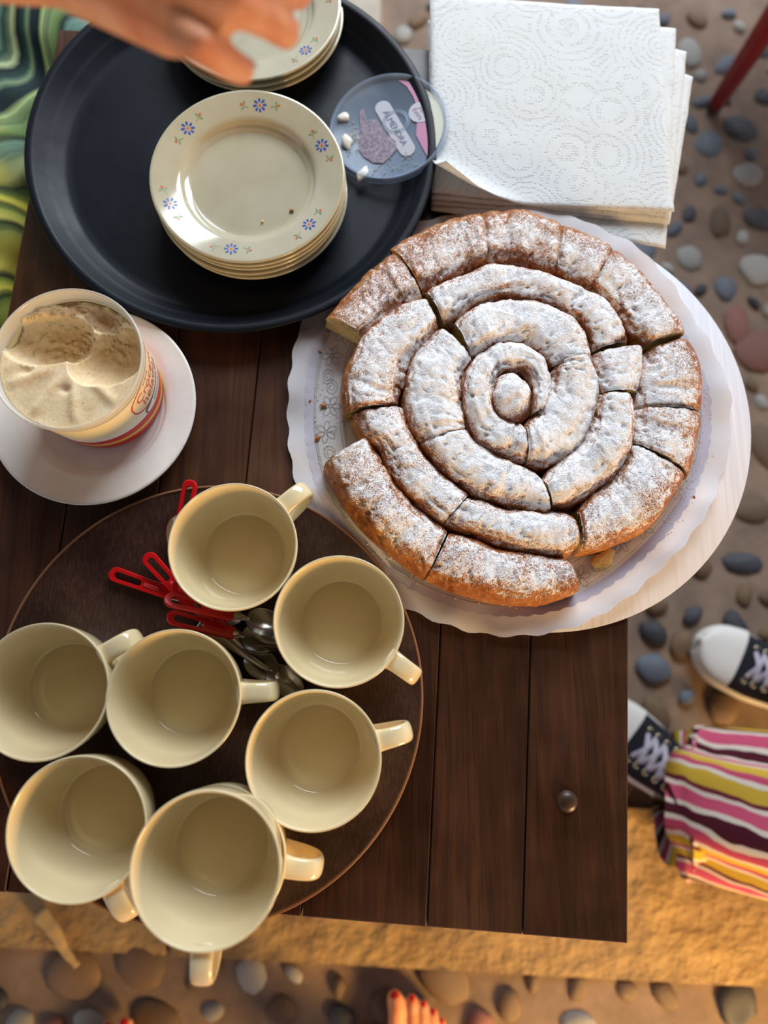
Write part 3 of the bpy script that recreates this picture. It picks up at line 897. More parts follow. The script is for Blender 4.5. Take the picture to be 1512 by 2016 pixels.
def coil(name, pairs, h, seed):
    ko, ki = (0.05, 0.26) if name[0] == 'A' else (0.15, 0.24)
    outer = [P(a[0], a[1], ZB + 0.016) for a, b in pairs]
    inner = [P(b[0], b[1], ZB + 0.020) for a, b in pairs]
    for q_ in (outer, inner):
        e0 = (q_[0] - q_[1]).normalized(); e1_ = (q_[-1] - q_[-2]).normalized()
        q_[0] = q_[0] + e0 * 0.0011; q_[-1] = q_[-1] + e1_ * 0.0011
    L = sum(((outer[i + 1] + inner[i + 1]) - (outer[i] + inner[i])).length / 2 for i in range(len(pairs) - 1))
    nL = max(int(L / 0.0014), 12)
    O = catmull(outer, nL); I_ = catmull(inner, nL)
    mC = 40
    V = []
    sv = Vector((seed * 3.7, seed * 1.9, 0))
    for i in range(nL):
        c = (O[i] + I_[i]) / 2; c.z = 0
        s = (O[i] - I_[i]) / 2; s.z = 0; c = c - s * ((ki - ko) / 2); s = s * (1 + (ki + ko) / 2)
        tv = Vector((-s.y, s.x, 0)).normalized()
        e = min(i, nL - 1 - i) * L / nL                     # distance from the cut
        rd = 1 - (0.05 + 0.07 * (0.5 + noise.noise(Vector((seed * 5.1, float(i > nL / 2) * 3.3, 0.7))))) * math.exp(-(e / 0.0022) ** 1.3)
        lo_ = 1 + 0.10 * noise.noise(Vector((c.x * 28, c.y * 28, seed)))
        groove = max(0, noise.noise(Vector((i * L / nL * 55, seed * 9.1, 0))) - 0.28) * 0.22
        for j in range(mC):
            t = PI * j / (mC - 1)
            x = math.copysign(abs(math.cos(t)) ** (2 / 2.9), math.cos(t)); z = math.sin(t) ** (2 / 2.5)
            p = c + s * x * (1.0 - 0.2 * (1 - rd))
            zz = h * z * rd * lo_ * (1 - groove)
            q = Vector((p.x, p.y, zz))
            d = 0.0017 * noise.noise(q * 58 + sv) + 0.0011 * noise.noise(q * 170 + sv) + 0.0016 * noise.noise(Vector((x * 3.6 + seed, i * L / nL * 26, seed)))
            wr = noise.noise(Vector((x * 5 + seed, i * L / nL * 30, 2.2)))
            d -= 0.0026 * max(0, 0.08 - abs(wr)) / 0.08 * (z > 0.3)
            nrm = Vector((s.normalized().x * x, s.normalized().y * x, max(z, 0.02))).normalized()
            q += nrm * d * (1 if z > 0.05 else 0)
            V.append((q.x, q.y, ZB + max(q.z, 0)))
    Fc = grid_faces(nL, mC)
    idx = [0] * len(Fc)
    for base, fl_ in ((0, False), ((nL - 1) * mC, True)):          # cut faces
        c = len(V); a = Vector(V[base]); b = Vector(V[base + mC - 1]); m_ = (a + b) / 2; m_.z = ZB + h * 0.35
        V.append(tuple(m_))
        ring = [base + k for k in range(mC)]
        for k in range(mC):
            k2 = (k + 1) % mC
            Fc.append((c, ring[k2], ring[k]) if fl_ else (c, ring[k], ring[k2])); idx.append(1)
    return mesh('pastry_piece', V, Fc, [M['crust'], M['crumb']], pastry, world=True, idx=idx)
for k, (nm, (pr, h)) in enumerate(pieces.items()): coil(nm, pr, h, k + 1.0)
# the knob in the middle of the coil
kc = P(1006, 782, ZB + 0.03)
v, f = [], []
for i in range(22):
    a = PI / 2 * i / 21
    for k in range(44):
        t = 2 * PI * k / 44
        rx = (P(1044, 780, ZB + 0.03) - P(968, 780, ZB + 0.03)).length / 2
        q = Vector((rx * 1.22 * math.sin(a) ** 0.8 * math.cos(t), rx * 1.5 * math.sin(a) ** 0.8 * math.sin(t), 0.046 * math.cos(a) ** 0.75))
        q *= 1 + 0.07 * noise.noise(q * 70) + 0.035 * noise.noise(q * 170)
        v.append((kc.x + q.x, kc.y + q.y, ZB + max(q.z, 0)))
f = grid_faces(22, 44, True) + [tuple(range(44))[::-1]]
mesh('pastry_piece', v, [q[::-1] for q in f], M['crust'], pastry, world=True)

# crumbs and flakes
def lump(name, p, r, m, label, group, flat=0.5, seed=0, cat='crumb'):
    bm = bmesh.new(); bmesh.ops.create_icosphere(bm, subdivisions=2, radius=1.0)
    for v in bm.verts:
        s_ = 1 + 0.5 * noise.noise(v.co * 1.6 + Vector((seed * 5.3, 0, 0)))
        v.co = Vector((v.co.x * s_ * r, v.co.y * s_ * r * 0.65, (v.co.z * s_ + 0.8) * r * flat))
    me = bpy.data.meshes.new(name); bm.to_mesh(me); bm.free(); me.materials.append(m)
    me.polygons.foreach_set('use_smooth', [True] * len(me.polygons))
    o = link_mesh(name, me, None, p); o.rotation_euler = (0, 0, seed * 1.3)
    tag(o, label, cat, group); return o
def doily_at(px, py):
    p = P(px, py, T + 0.005)
    rr = min(math.hypot(p.x - dl_c.x, p.y - dl_c.y) / dl_r, 0.99); th = math.atan2(p.y - dl_c.y, p.x - dl_c.x)
    return Vector((p.x, p.y, doily_z(p.x, p.y, rr, th) + 0.0005))
for i, (x, y, r) in enumerate(((638, 799, 0.0035), (610, 788, 0.0022), (629, 691, 0.0022), (625, 862, 0.0034), (1360, 982, 0.0022))):
    lump('pastry_flake', doily_at(x, y), r, M['flake'], 'small brown pastry flake on the doily beside the cut gap' if i < 4 else 'lone brown pastry flake on the doily edge above the bare cardboard', 'pastry flakes on the doily', 0.35, i)
lump('pastry_scrap', doily_at(1185, 1101), 0.013, M['crumb'], 'torn pale yellow scrap of pastry on the doily by the cut gap', None, 0.25, 3)
for i, (x, y, r, m) in enumerate(((575, 416, 0.0025, M['flake']), (517, 437, 0.0018, M['crumb']))):
    p = P(x, y, fz + 0.0048)
    lump('pastry_crumb', p, r, m, ('brown crumb' if i == 0 else 'pale crumb') + ' lying in the flowered top plate', 'crumbs in the plate', 0.6, i)
V, Fc = [], []
rg = random.Random(5)
for i in range(900):
    zone = rg.random()
    if zone < 0.45: th, rr = rg.uniform(-2.4, -1.0), rg.gauss(0.84, 0.03)
    elif zone < 0.75: th, rr = rg.uniform(-0.75, 0.2), rg.gauss(0.885, 0.02)
    else: th, rr = rg.uniform(2.6, 3.6), rg.uniform(0.7, 0.9)
    p = on_doily(rr, th, 0.0003); r = rg.uniform(0.0003, 0.0011)
    o_ = len(V)
    V += [p + Vector((r, 0, 0)), p + Vector((-r * .6, r * .9, 0)), p + Vector((-r * .7, -r * .8, 0)), p + Vector((0, 0, r))]
    Fc += [(o_, o_ + 1, o_ + 3), (o_ + 1, o_ + 2, o_ + 3), (o_ + 2, o_, o_ + 3), (o_, o_ + 2, o_ + 1)]
o = mesh('sugar_dust', V, Fc, M['sugar'], None, world=True, smooth=False, loc=(dl_c.x, dl_c.y, T + 0.005))
tag(o, 'loose powdered sugar scattered on the doily around the pastry', 'sugar', kind='stuff')

# ------------------------------------------------------------------ napkins
def napkin(px_quad, z0, thick, label, seed, curl=False, sag=0.0, lift=None):
    nu, nv = 46, 46
    q = [P(x, y, z0) for x, y in px_quad]        # TL TR BR BL
    top, bot = [], []
    for j in range(nv):
        vv = j / (nv - 1)
        for i in range(nu):
            uu = i / (nu - 1)
            p = (q[0] * (1 - uu) + q[1] * uu) * (1 - vv) + (q[3] * (1 - uu) + q[2] * uu) * vv
            z = z0 + 0.0010 * noise.noise(Vector((p.x * 22, p.y * 22, seed))) + 0.0004 * noise.noise(Vector((p.x * 80, p.y * 80, seed)))
            p = p + Vector((0.0010 * noise.noise(Vector((uu * 9, vv * 9, seed + 5))), 0.0010 * noise.noise(Vector((uu * 9, vv * 9, seed + 8))), 0))
            over = max(0, p.x - tw[1].x)
            z -= sag * over * over * 8
            if lift: z += lift(uu, vv)
            c = 0.0
            if curl:                       # near left corner rolled up and back
                w_ = (1 - uu) * 0.56 + vv - 1.29
                if w_ > 0:
                    arc_ = w_ * 0.19; an_ = min(arc_ / 0.026, 1.5)
                    d_ = Vector((0.45, 0.89, 0)).normalized()
                    flat_ = 0.026 * math.sin(an_) + max(0, arc_ - 0.026 * 1.5) * math.cos(1.5)
                    p = p + d_ * (arc_ - flat_)
                    z += 0.026 * (1 - math.cos(an_)) + max(0, arc_ - 0.026 * 1.5) * math.sin(1.5)
            e = min(uu, 1 - uu, vv, 1 - vv)
            th = thick * (0.35 + 0.65 * sm(0, 0.04, e))
            top.append((p.x, p.y, z + th / 2)); bot.append((p.x, p.y, z - th / 2))
    V = top + bot
    n_ = nu * nv
    Fc = [f[::-1] for f in grid_faces(nv, nu)] + grid_faces(nv, nu, off=n_)
    edge = [i for i in range(nu)] + [j * nu + nu - 1 for j in range(1, nv)] + [(nv - 1) * nu + i for i in range(nu - 2, -1, -1)] + [j * nu for j in range(nv - 2, 0, -1)]
    for a, b in zip(edge, edge[1:] + edge[:1]): Fc.append((a, b, b + n_, a + n_))
    c = sum(q, Vector()) / 4
    o = mesh('paper_napkin', V, Fc, M['paper'], None, world=True, loc=(c.x, c.y, z0))
    return tag(o, label, 'napkin', 'stack of paper napkins')
NZ = T + 0.0062
napkin([(852, 70), (1343, 125), (1311, 488), (849, 414)], NZ, 0.0022, 'white embossed paper napkin at the bottom of the pile, touching the cake board', 1, sag=0.3)
napkin([(847, 60), (1373, 137), (1319, 440), (850, 402)], NZ + 0.0030, 0.0022, 'white embossed paper napkin, second lowest in the pile, with the outermost corner', 2, sag=0.25)
napkin([(845, 50), (1357, 92), (1318, 434), (850, 392)], NZ + 0.0060, 0.0022, 'white embossed paper napkin in the middle of the pile', 3, sag=0.2)
napkin([(843, 40), (1333, 52), (1316, 425), (850, 380)], NZ + 0.0090, 0.0022, 'white embossed paper napkin just under the curled top one', 4, sag=0.15)
napkin([(847, -8), (1297, 18), (1328, 416), (850, 400)], NZ + 0.0125, 0.0024, 'white embossed paper napkin on top of the pile with one corner curled up', 5, curl=True, sag=0.1)

# ------------------------------------------------------------------ cups
CH = 0.068
cr = (P(458 + 128.5, 1075, Z2 + CH) - P(458 - 128.5, 1075, Z2 + CH)).length / 2
k_ = cr / 0.0575
co = [(0.0001, 0.002), (0.032, 0.002), (0.0335, 0.0), (0.0375, 0.0), (0.039, 0.003), (0.043, 0.008), (0.0495, 0.020), (0.0535, 0.035), (0.056, 0.052), (0.0572, CH - 0.002), (0.0571, CH - 0.0004), (0.0563, CH + 0.0002), (0.0553, CH - 0.0005),
      (0.0545, CH - 0.003), (0.0528, 0.050), (0.0500, 0.034), (0.0462, 0.021), (0.0428, 0.0125), (0.0400, 0.0082), (0.0375, 0.0070), (0.0355, 0.0072), (0.034, 0.0069), (0.030, 0.0067), (0.027, 0.00695), (0.024, 0.0067), (0.012, 0.0066), (0.0001, 0.0066)]
cv, cf = lathe([(r * k_, z) for r, z in co], 96)
cup_me = bpy.data.meshes.new('cup_bowl'); cup_me.from_pydata(cv, [], cf); cup_me.materials.append(M['glaze'])
cup_me.polygons.foreach_set('use_smooth', [True] * len(cup_me.polygons))
hp = [Vector(p) for p in ((0.0545, 0, 0.0575), (0.062, 0, 0.0605), (0.072, 0, 0.0605), (0.0805, 0, 0.056), (0.0835, 0, 0.046), (0.0805, 0, 0.034), (0.072, 0, 0.0255), (0.062, 0, 0.0215), (0.0505, 0, 0.0205))]
hp = [Vector((p.x * k_, 0, p.z)) for p in hp]
hpath = catmull(hp, 40)
fr = []
for i, p in enumerate(hpath):
    t = (hpath[min(i + 1, 39)] - hpath[max(i - 1, 0)]).normalized()
    s = Vector((0, 1, 0)); fr.append((t, s, s.cross(t)))
hscale = [(1.0 + 0.25 * (math.exp(-i / 3) + math.exp(-(39 - i) / 3)), 1.0 + 0.5 * (math.exp(-i / 3) + math.exp(-(39 - i) / 3))) for i in range(40)]
hv, hf = sweep(hpath, superellipse(0.0082, 0.0036, 2.6, 20), hscale, frm=fr)
handle_me = bpy.data.meshes.new('handle'); handle_me.from_pydata([tuple(x) for x in hv], [], hf); handle_me.materials.append(M['glaze'])
handle_me.polygons.foreach_set('use_smooth', [True] * len(handle_me.polygons))
def cup(rim, tip, label, z=Z2, tilt=(0, 0)):
    c = P(rim[0], rim[1], z + CH); h = P(tip[0], tip[1], z + 0.05)
    a = math.atan2(h.y - c.y, h.x - c.x)
    t = thing('coffee_cup', label, 'cup', (c.x, c.y, z), 'cream coffee cups on the brown tray')
    t.rotation_euler = (tilt[0], tilt[1], a)
    link_mesh('cup_bowl', cup_me, t); link_mesh('handle', handle_me, t)
    return t, c
cup((458, 1075), (610, 958), 'cream cup whose handle reaches over the edge of the doily')
cup((667, 1222), (822, 1335), 'cream cup resting over the spoon bowls, handle towards the bare planks')
cup((80, 1361), (262, 1258), 'cream cup on the outer left side of the tray, handle touching the neighbouring cup')
cup((341, 1373), (545, 1360), 'cream cup in the middle of the ring, handle over the plain steel spoon')
cup((617, 1496), (812, 1437), 'cream cup with a straight handle pointing across the tray rim')
cup((150, 1632), (255, 1792), 'cream cup overhanging the table corner edge, handle hidden behind the stacked cups')
t8, c8 = cup((425, 1694), (634, 1708), 'lower cream cup of the stacked pair, only its rim and handle showing')
z7 = Z2 + 0.040
t7, c7 = cup((404, 1713), (398, 1965), 'upper cream cup of the stacked pair, handle over the floor', z=z7)

# ------------------------------------------------------------------ spoons
def stadium(L0, L1, r0, r1, nseg=10):
    out = []
    for k in range(nseg + 1):
        a = PI / 2 + PI * k / nseg; out.append((L0 + r0 * math.cos(a), r0 * math.sin(a)))
    for k in range(nseg + 1):
        a = -PI / 2 + PI * k / nseg; out.append((L1 + r1 * math.cos(a), r1 * math.sin(a)))
    return out
def spoon(A, B, label, handle=True, roll=0.0, bowl_len=0.040):
    """A free end of the handle, B a point further along towards the bowl"""
    total = (B - A).length
    t = (B - A).normalized(); s = t.cross(Vector((0, 0, 1))).normalized(); nn = s.cross(t)
    if roll:
        m_ = Matrix.Rotation(roll, 3, t); s = m_ @ s; nn = m_ @ nn
    root = thing('teaspoon', label, 'spoon', A, 'teaspoons heaped between the cups')
    def L(x, y, z): return A + t * x + s * y + nn * z
    hl = 0.064
    if handle:
        out = stadium(0.0065, hl - 0.006, 0.0072, 0.0062); inn = stadium(0.0085, 0.030, 0.0034, 0.0030)
        m_ = len(out); V = []
        prof_ = [(0.0, 0.0016), (0.0, -0.0016)]
        def scaled(loop, k, cx): return [(x, y * k) for x, y in loop]
        top_o2 = [(x + (0.0006 if x < hl / 2 else -0.0006), y * 0.9) for x, y in out]
        for (x, y) in out: V.append(L(x, y, 0.0010))
        for (x, y) in top_o2: V.append(L(x, y, 0.0021))
        for (x, y) in inn: V.append(L(x, y, 0.0021))
        for (x, y) in inn: V.append(L(x, y, -0.0021))
        for (x, y) in top_o2: V.append(L(x, y, -0.0021))
        for (x, y) in out: V.append(L(x, y, -0.0010))
        Fc = []
        for a in range(6):
            b = (a + 1) % 6
            for k in range(m_):
                k2 = (k + 1) % m_
                Fc.append((a * m_ + k, b * m_ + k, b * m_ + k2, a * m_ + k2))
        h_ = mesh('handle', V, Fc, M['red'], root, world=True, smooth=False)
        h_['label'] = 'red plastic slotted handle'
        rb = stadium(0.037, 0.050, 0.0022, 0.0022)
        V = [L(x, y, 0.0020) for x, y in rb] + [L(x * 0.97 + 0.0013, y * 0.6, 0.0032) for x, y in rb]
        k2 = len(rb)
        mesh('handle_ridge', V, grid_faces(2, k2, True) + [tuple(range(k2, 2 * k2))], M['red'], h_, world=True)
    x0 = hl - 0.008 if handle else 0.0
    path, sc = [], []
    neck_end = total - bowl_len
    for k in range(24):
        u = k / 23; x = x0 + (neck_end + 0.004 - x0) * u
        path.append(L(x, 0, 0.0012 * math.sin(u * PI)))
        wv = (0.0055 if not handle else 0.0045) * (1 - u) ** 1.2 + 0.0021
        sc.append((wv, 0.0011 + 0.0004 * u))
    v_, f_ = sweep(path, superellipse(1, 1, 2.4, 14), sc, frm=[(t, s, nn)] * 24)
    mesh('stem', v_, f_, M['steel'], root, world=True)
    V = []
    nb, mb = 16, 28
    for side in (0, 1):
        for i in range(nb):
            r = (i + 0.02) / (nb - 1)
            for k in range(mb):
                a = 2 * PI * k / mb
                x = math.cos(a); y = math.sin(a)
                wd = 0.0135 * (1 - 0.22 * x)
                z = -0.0065 * (1 - r * r) - side * 0.0009 * (0.4 + 0.6 * (1 - r))
                V.append(L(neck_end + bowl_len / 2 + bowl_len / 2 * x * r, wd * y * r, z + 0.002))
    Fc = [q[::-1] for q in grid_faces(nb, mb, True)] + grid_faces(nb, mb, True, off=nb * mb)
    o1 = (nb - 1) * mb; o2 = nb * mb + o1
    for k in range(mb):
        k2 = (k + 1) % mb; Fc.append((o1 + k, o1 + k2, o2 + k2, o2 + k))
    mesh('bowl', V, Fc, M['steel'], root, world=True)
    return root
def S(px, py, h): return P(px, py, Z2 + h)
spoon(S(217, 1127, 0.005), S(478, 1219, 0.007), 'teaspoon with a dull red slotted handle lying outermost on the tray')
spoon(S(287, 1092, 0.016), S(452, 1272, 0.006), 'teaspoon with a dull red slotted handle fanned beside the cup wall')
spoon(S(377, 946, 0.026), S(346, 1092, 0.010), 'teaspoon with a red slotted handle peeping out behind the cup near the doily')
spoon(S(343, 1146, 0.034), S(548, 1338, 0.008), 'teaspoon with a red slotted handle running under the two bright ones')
spoon(S(330, 1213, 0.036), S(556, 1272, 0.010), 'teaspoon with a red slotted handle lying below the brightest one', roll=-0.35)
spoon(S(325, 1178, 0.050), S(566, 1238, 0.016), 'teaspoon with the brightest orange-red slotted handle on top of the heap', roll=-0.5)
spoon(S(392, 1226, 0.024), S(598, 1366, 0.006), 'plain steel teaspoon without a red handle beside the middle cup', handle=False)

# ------------------------------------------------------------------ ice cream tub
TZ = T + 0.0055
TH = 0.092
rc_ = P(131, 703, TZ + TH)
RT = (P(281, 703, TZ + TH) - P(-19, 703, TZ + TH)).length / 2
RB = RT * 0.86
tub = thing('ice_cream_tub', 'round tub of almond ice cream with a cream, red and yellow label', 'tub', (rc_.x, rc_.y, TZ))
def wall_r(z): return RB + (RT - 0.0025 - RB) * (z / (TH - 0.012))
M['tub_wall'] = mat('tub label wall', 'efe2b6', 0.3, 0.5, sss=0.2, ssr=(1, 0.8, 0.5), ssc=0.006)
n = N(M['tub_wall']); c = n.coord(); q = n.xyz(c)
ang = n.math('ARCTAN2', q[1], q[0])
wave = n.math('MULTIPLY', n.math('SINE', n.math('MULTIPLY_ADD', ang, 2.0, 0.9)), 0.004)
zz = n.math('ADD', q[2], wave)
col = n.ramp(n.math('MULTIPLY', zz, 1 / TH), [(0.0, 'c9221f'), (0.10, 'c9221f'), (0.105, 'e8b64a'), (0.165, 'e9c25c'), (0.17, 'c9221f'), (0.285, 'c9221f'), (0.29, 'f3efe4'), (0.42, 'f1e7c8'), (0.60, 'efe0ae'), (1.0, 'efdcaa')])
n.color(col)
v, f = lathe([(0.0001, 0.0015), (RB - 0.006, 0.0015), (RB - 0.004, 0.0), (RB - 0.001, 0.0), (RB, 0.002)] + [(wall_r(z), z) for z in [0.004 + i * (TH - 0.016 - 0.004) / 16 for i in range(17)]], 96)
mesh('tub_wall', v, f, M['tub_wall'], tub)
zr = TH - 0.012
v, f = lathe([(wall_r(zr), zr - 0.004), (wall_r(zr) + 0.0002, zr), (RT - 0.0012, zr + 0.001), (RT - 0.0006, zr + 0.0035), (RT - 0.0016, zr + 0.005), (RT - 0.0006, zr + 0.0065), (RT, TH - 0.0015), (RT - 0.0007, TH), (RT - 0.0018, TH - 0.0004), (RT - 0.0024, TH - 0.003), (RT - 0.0034, zr + 0.001), (wall_r(zr) - 0.0018, zr - 0.004), (wall_r(zr) - 0.0004, zr - 0.005)], 96)
mesh('tub_rim', v, f, M['tub_plastic'], tub)
# ice cream surface: two deep scoops at the far side, dented skin at the near side
V = []
NR, NA = 64, 160
RI = wall_r(0.03) - 0.003
def ice_h(x, y):
    """height below the rim for unit coordinates"""
    base = 0.0095 + 0.0015 * noise.noise(Vector((x * 2, y * 2, 4)))
    base += 0.010 * sm(0.45, 0.95, y + 0.25 * x)
    th_ = math.atan2(y, x); rr = math.hypot(x, y)
    for a0 in (-2.75, -2.1, -1.42, -0.75):                   # radial ribs of the skin
        d_ = abs(math.atan2(math.sin(th_ - a0), math.cos(th_ - a0))) * rr
        base -= 0.0028 * math.exp(-(d_ / 0.07) ** 2) * sm(0.15, 0.5, rr) * sm(1.0, 0.8, rr)
    for dx, dy in ((-0.62, -0.15), (-0.05, -0.42)):
        base += 0.003 * math.exp(-(((x - dx) / 0.09) ** 2 + ((y - dy) / 0.06) ** 2))
    def dip(cx, cy, a, b, ro, depth):
        u = ((x - cx) * math.cos(ro) + (y - cy) * math.sin(ro)) / a; w_ = (-(x - cx) * math.sin(ro) + (y - cy) * math.cos(ro)) / b
        d_ = 1 - u * u - w_ * w_
        return depth * math.sqrt(d_) if d_ > 0 else 0
    d1 = dip(-0.36, 0.34, 0.64, 0.40, 0.10, 0.034)
    d2 = dip(0.52, 0.08, 0.60, 0.42, 0.42, 0.028)
    d3 = dip(0.36, 0.66, 0.30, 0.20, -0.5, 0.010)
    d_ = max(d1, d2, d3)
    rough = sm(0.0, 0.5, y + 0.25 * noise.noise(Vector((x * 3, y * 3, 9)))) if d_ > 0 else sm(0.55, 0.75, y)
    nz_ = noise.noise(Vector((x * 9, y * 9, d_ * 300))) * 0.0034 + noise.noise(Vector((x * 26, y * 26, 1))) * 0.0022
    return base + d_ + rough * nz_
for i in range(NR):
    r = (i + 0.02) / (NR - 1)
    for k in range(NA):
        a = 2 * PI * k / NA
        x, y = r * math.cos(a), r * math.sin(a)
        z_ = TH - ice_h(x, y); RI = wall_r(min(z_, TH - 0.012)) - 0.0008
        V.append((x * RI, y * RI, z_))
Fc = grid_faces(NR, NA, True)
o_ = (NR - 1) * NA
V += [((wall_r(0.02) - 0.003) * math.cos(2 * PI * k / NA), (wall_r(0.02) - 0.003) * math.sin(2 * PI * k / NA), 0.02) for k in range(NA)]
for k in range(NA):
    k2 = (k + 1) % NA; Fc.append((o_ + k, o_ + k2, NR * NA + k2, NR * NA + k))
mesh('ice_cream', V, Fc, M['icecream'], tub)

FONT_CACHE = {}
def text_geo(s, size, depth=0.0):
    cu = bpy.data.curves.new('txt', 'FONT'); cu.body = s; cu.size = size; cu.align_x = 'CENTER'; cu.align_y = 'CENTER'
    o = bpy.data.objects.new('txt', cu); COL.objects.link(o)
    dg = bpy.context.evaluated_depsgraph_get()
    me = bpy.data.meshes.new_from_object(o.evaluated_get(dg))
    bpy.data.objects.remove(o); bpy.data.curves.remove(cu)
    v = [tuple(x.co) for x in me.vertices]; f = [tuple(p.vertices) for p in me.polygons]
    bpy.data.meshes.remove(me)
    return v, f
def subdiv(v, f, maxlen):
    bm = bmesh.new(); vs = [bm.verts.new(x) for x in v]
    for q in f:
        try: bm.faces.new([vs[i] for i in q])
        except ValueError: pass
    bmesh.ops.triangulate(bm, faces=bm.faces[:])
    for _ in range(3):
        es = [e for e in bm.edges if e.calc_length() > maxlen]
        if not es: break
        bmesh.ops.subdivide_edges(bm, edges=es, cuts=1)
        bmesh.ops.triangulate(bm, faces=[x for x in bm.faces if len(x.verts) > 3])
    bm.verts.index_update()
    V = [tuple(x.co) for x in bm.verts]; Fq = [tuple(x.index for x in q.verts) for q in bm.faces]
    bm.free(); return V, Fq
def on_wall(name, v, f, a0, z0, m, dz=0.0003, inside=False, rot=0.0):
    v, f = subdiv(v, f, 0.004)
    out = []
    for x, y, _ in v:
        x, y = x * math.cos(rot) - y * math.sin(rot), x * math.sin(rot) + y * math.cos(rot)
        z = z0 + y; r = wall_r(z) + (dz if not inside else -0.0032)
        th_ = a0 + (x if not inside else -x) / wall_r(z0)
        out.append((r * math.cos(th_), r * math.sin(th_), z))
    return mesh(name, out, f, m, tub, smooth=False)
def blob(a, b, e, nseg=40): 
    return [(x, y, 0) for x, y in superellipse(a, b, e, nseg)], [tuple(range(nseg))]
AW = -0.22                                  # the printed side faces right
on_wall('label_badge', *blob(0.036, 0.0205, 2.6), AW + 0.12, 0.056, M['tub_red'], 0.0002)
on_wall('label_badge_face', *blob(0.0345, 0.0188, 2.6), AW + 0.125, 0.0572, M['tub_peach'], 0.0004)
on_wall('label_lettering', *text_geo('Crocant', 0.0165), AW + 0.12, 0.0625, M['tub_red'], 0.0006)
on_wall('label_lettering', *text_geo('helado', 0.0165), AW + 0.12, 0.0495, M['tub_red'], 0.0006)
on_wall('label_small_print', *text_geo('crema', 0.006), AW + 0.05, 0.0722, M['tub_black'], 0.0006)
on_wall('label_plaque', *blob(0.030, 0.0085, 2.8), AW + 0.2, 0.0320, M['tub_black'], 0.0002)
on_wall('label_plaque_face', *blob(0.028, 0.0055, 2.8), AW + 0.2, 0.0305, M['tub_white'], 0.0004)
on_wall('label_small_print', *text_geo('almendra', 0.0075), AW + 0.2, 0.0305, M['tub_black'], 0.0006)
rg = random.Random(2)
for i in range(6):
    wd = 0.034 + rg.uniform(-0.008, 0.004)
    v_, f_ = [], []
    x = -wd / 2
    while x < wd / 2:
        l = rg.uniform(0.0015, 0.004); o_ = len(v_)
        v_ += [(x, -0.0004, 0), (x + l, -0.0004, 0), (x + l, 0.0004, 0), (x, 0.0004, 0)]; f_.append((o_, o_ + 1, o_ + 2, o_ + 3)); x += l + 0.0006
    on_wall('small_print_line', v_, f_, 1.72 + rg.uniform(-.03, .03), TH - 0.019 - i * 0.0019, M['tub_text'], inside=True)

# ------------------------------------------------------------------ lid
LR = RT * 1.0
la = P(662, 262, TRAY1_FLOOR + 0.004); lb = P(872, 250, T + 0.029)
lc = (la + lb) / 2
lc = P(765, 252, T + 0.0175)
lid = thing('tub_lid', 'clear plastic tub lid lying upside down against the tray lip', 'lid', lc)
lz = math.asin(min(0.9, 0.0205 / (2 * LR)))
lid.rotation_euler = (0, -lz, 0)
v, f = lathe([(0.0001, 0.0), (LR - 0.006, 0.0), (LR - 0.005, 0.0006), (LR - 0.004, 0.0036), (LR - 0.002, 0.0042), (LR - 0.0006, 0.0036), (LR, 0.0008), (LR, -0.0028), (LR - 0.0012, -0.0030), (LR - 0.0013, 0.0006), (LR - 0.0022, 0.0026), (LR - 0.0036, 0.0022), (LR - 0.0048, -0.0008), (0.0001, -0.0008)], 96)
mesh('lid_shell', v, f, M['plastic'], lid)
uL = 1.0 / 104.0 * LR                        # photo pixels on the lid
def lp(px, py): return ((px - 765) * uL, -(py - 252) * uL * 1.08)
def lid_poly(name, pts, m, z):
    return mesh(name, [(x, y, z) for x, y in pts], [tuple(range(len(pts)))], m, lid, smooth=False)
rI = LR - 0.0065
def chord(pts):
    return [lp(*p) for p in pts]
band = [(783, 160), (797, 180), (808, 200), (815, 222), (814, 250), (812, 270), (822, 292), (838, 318)]
band_r = [(798, 155), (815, 176), (826, 198), (831, 222), (832, 250), (832, 272), (841, 290), (853, 305)]
def clampI(p, r=rI):
    l = math.hypot(*p); return p if l < r else (p[0] * r / l, p[1] * r / l)
lid_poly('pink_band', [clampI(q) for q in chord(band) + chord(band_r[::-1])], M['pink'], 0.0006)
edge_r = [lp(*p) for p in band_r]
a1 = math.atan2(edge_r[-1][1], edge_r[-1][0]); a2 = math.atan2(edge_r[0][1], edge_r[0][0])
arc = [(rI * math.cos(a1 + (a2 - a1) * k / 20), rI * math.sin(a1 + (a2 - a1) * k / 20)) for k in range(21)]
lid_poly('cream_field', [clampI(q) for q in edge_r] + arc, M['pale_green'], 0.0005)
st = stadium(-0.030, 0.030, 0.0088, 0.0088)
pa = math.atan2(-(310 - 200) * 1.08, (805 - 747)); pcx, pcy = lp(776, 254)
def rotp(x, y): return (pcx + x * math.cos(pa) - y * math.sin(pa), pcy + x * math.sin(pa) + y * math.cos(pa))
lid_poly('name_panel', [rotp(x, y) for x, y in st], M['pill'], 0.0006)
v, f = text_geo('ALMENDRA', 0.0095)
mesh('name_lettering', [rotp(x, y) + (0.0009,) for x, y, _ in v], f, M['lid_text'], lid, smooth=False)
scx, scy = lp(820, 230)
lid_poly('round_sticker', [(scx + x, scy + y) for x, y in superellipse(0.0128, 0.0128, 2, 32)], M['pill'], 0.0009)
for s_, oy, sz in (('30%', 0.0035, 0.0085), ('Extra', -0.0035, 0.0075)):
    v, f = text_geo(s_, sz); a = -1.05
    mesh('sticker_lettering', [(scx + x * math.cos(a) - (y + oy) * math.sin(a), scy + x * math.sin(a) + (y + oy) * math.cos(a), 0.0012) for x, y, _ in v], f, M['lid_text2'], lid, smooth=False)
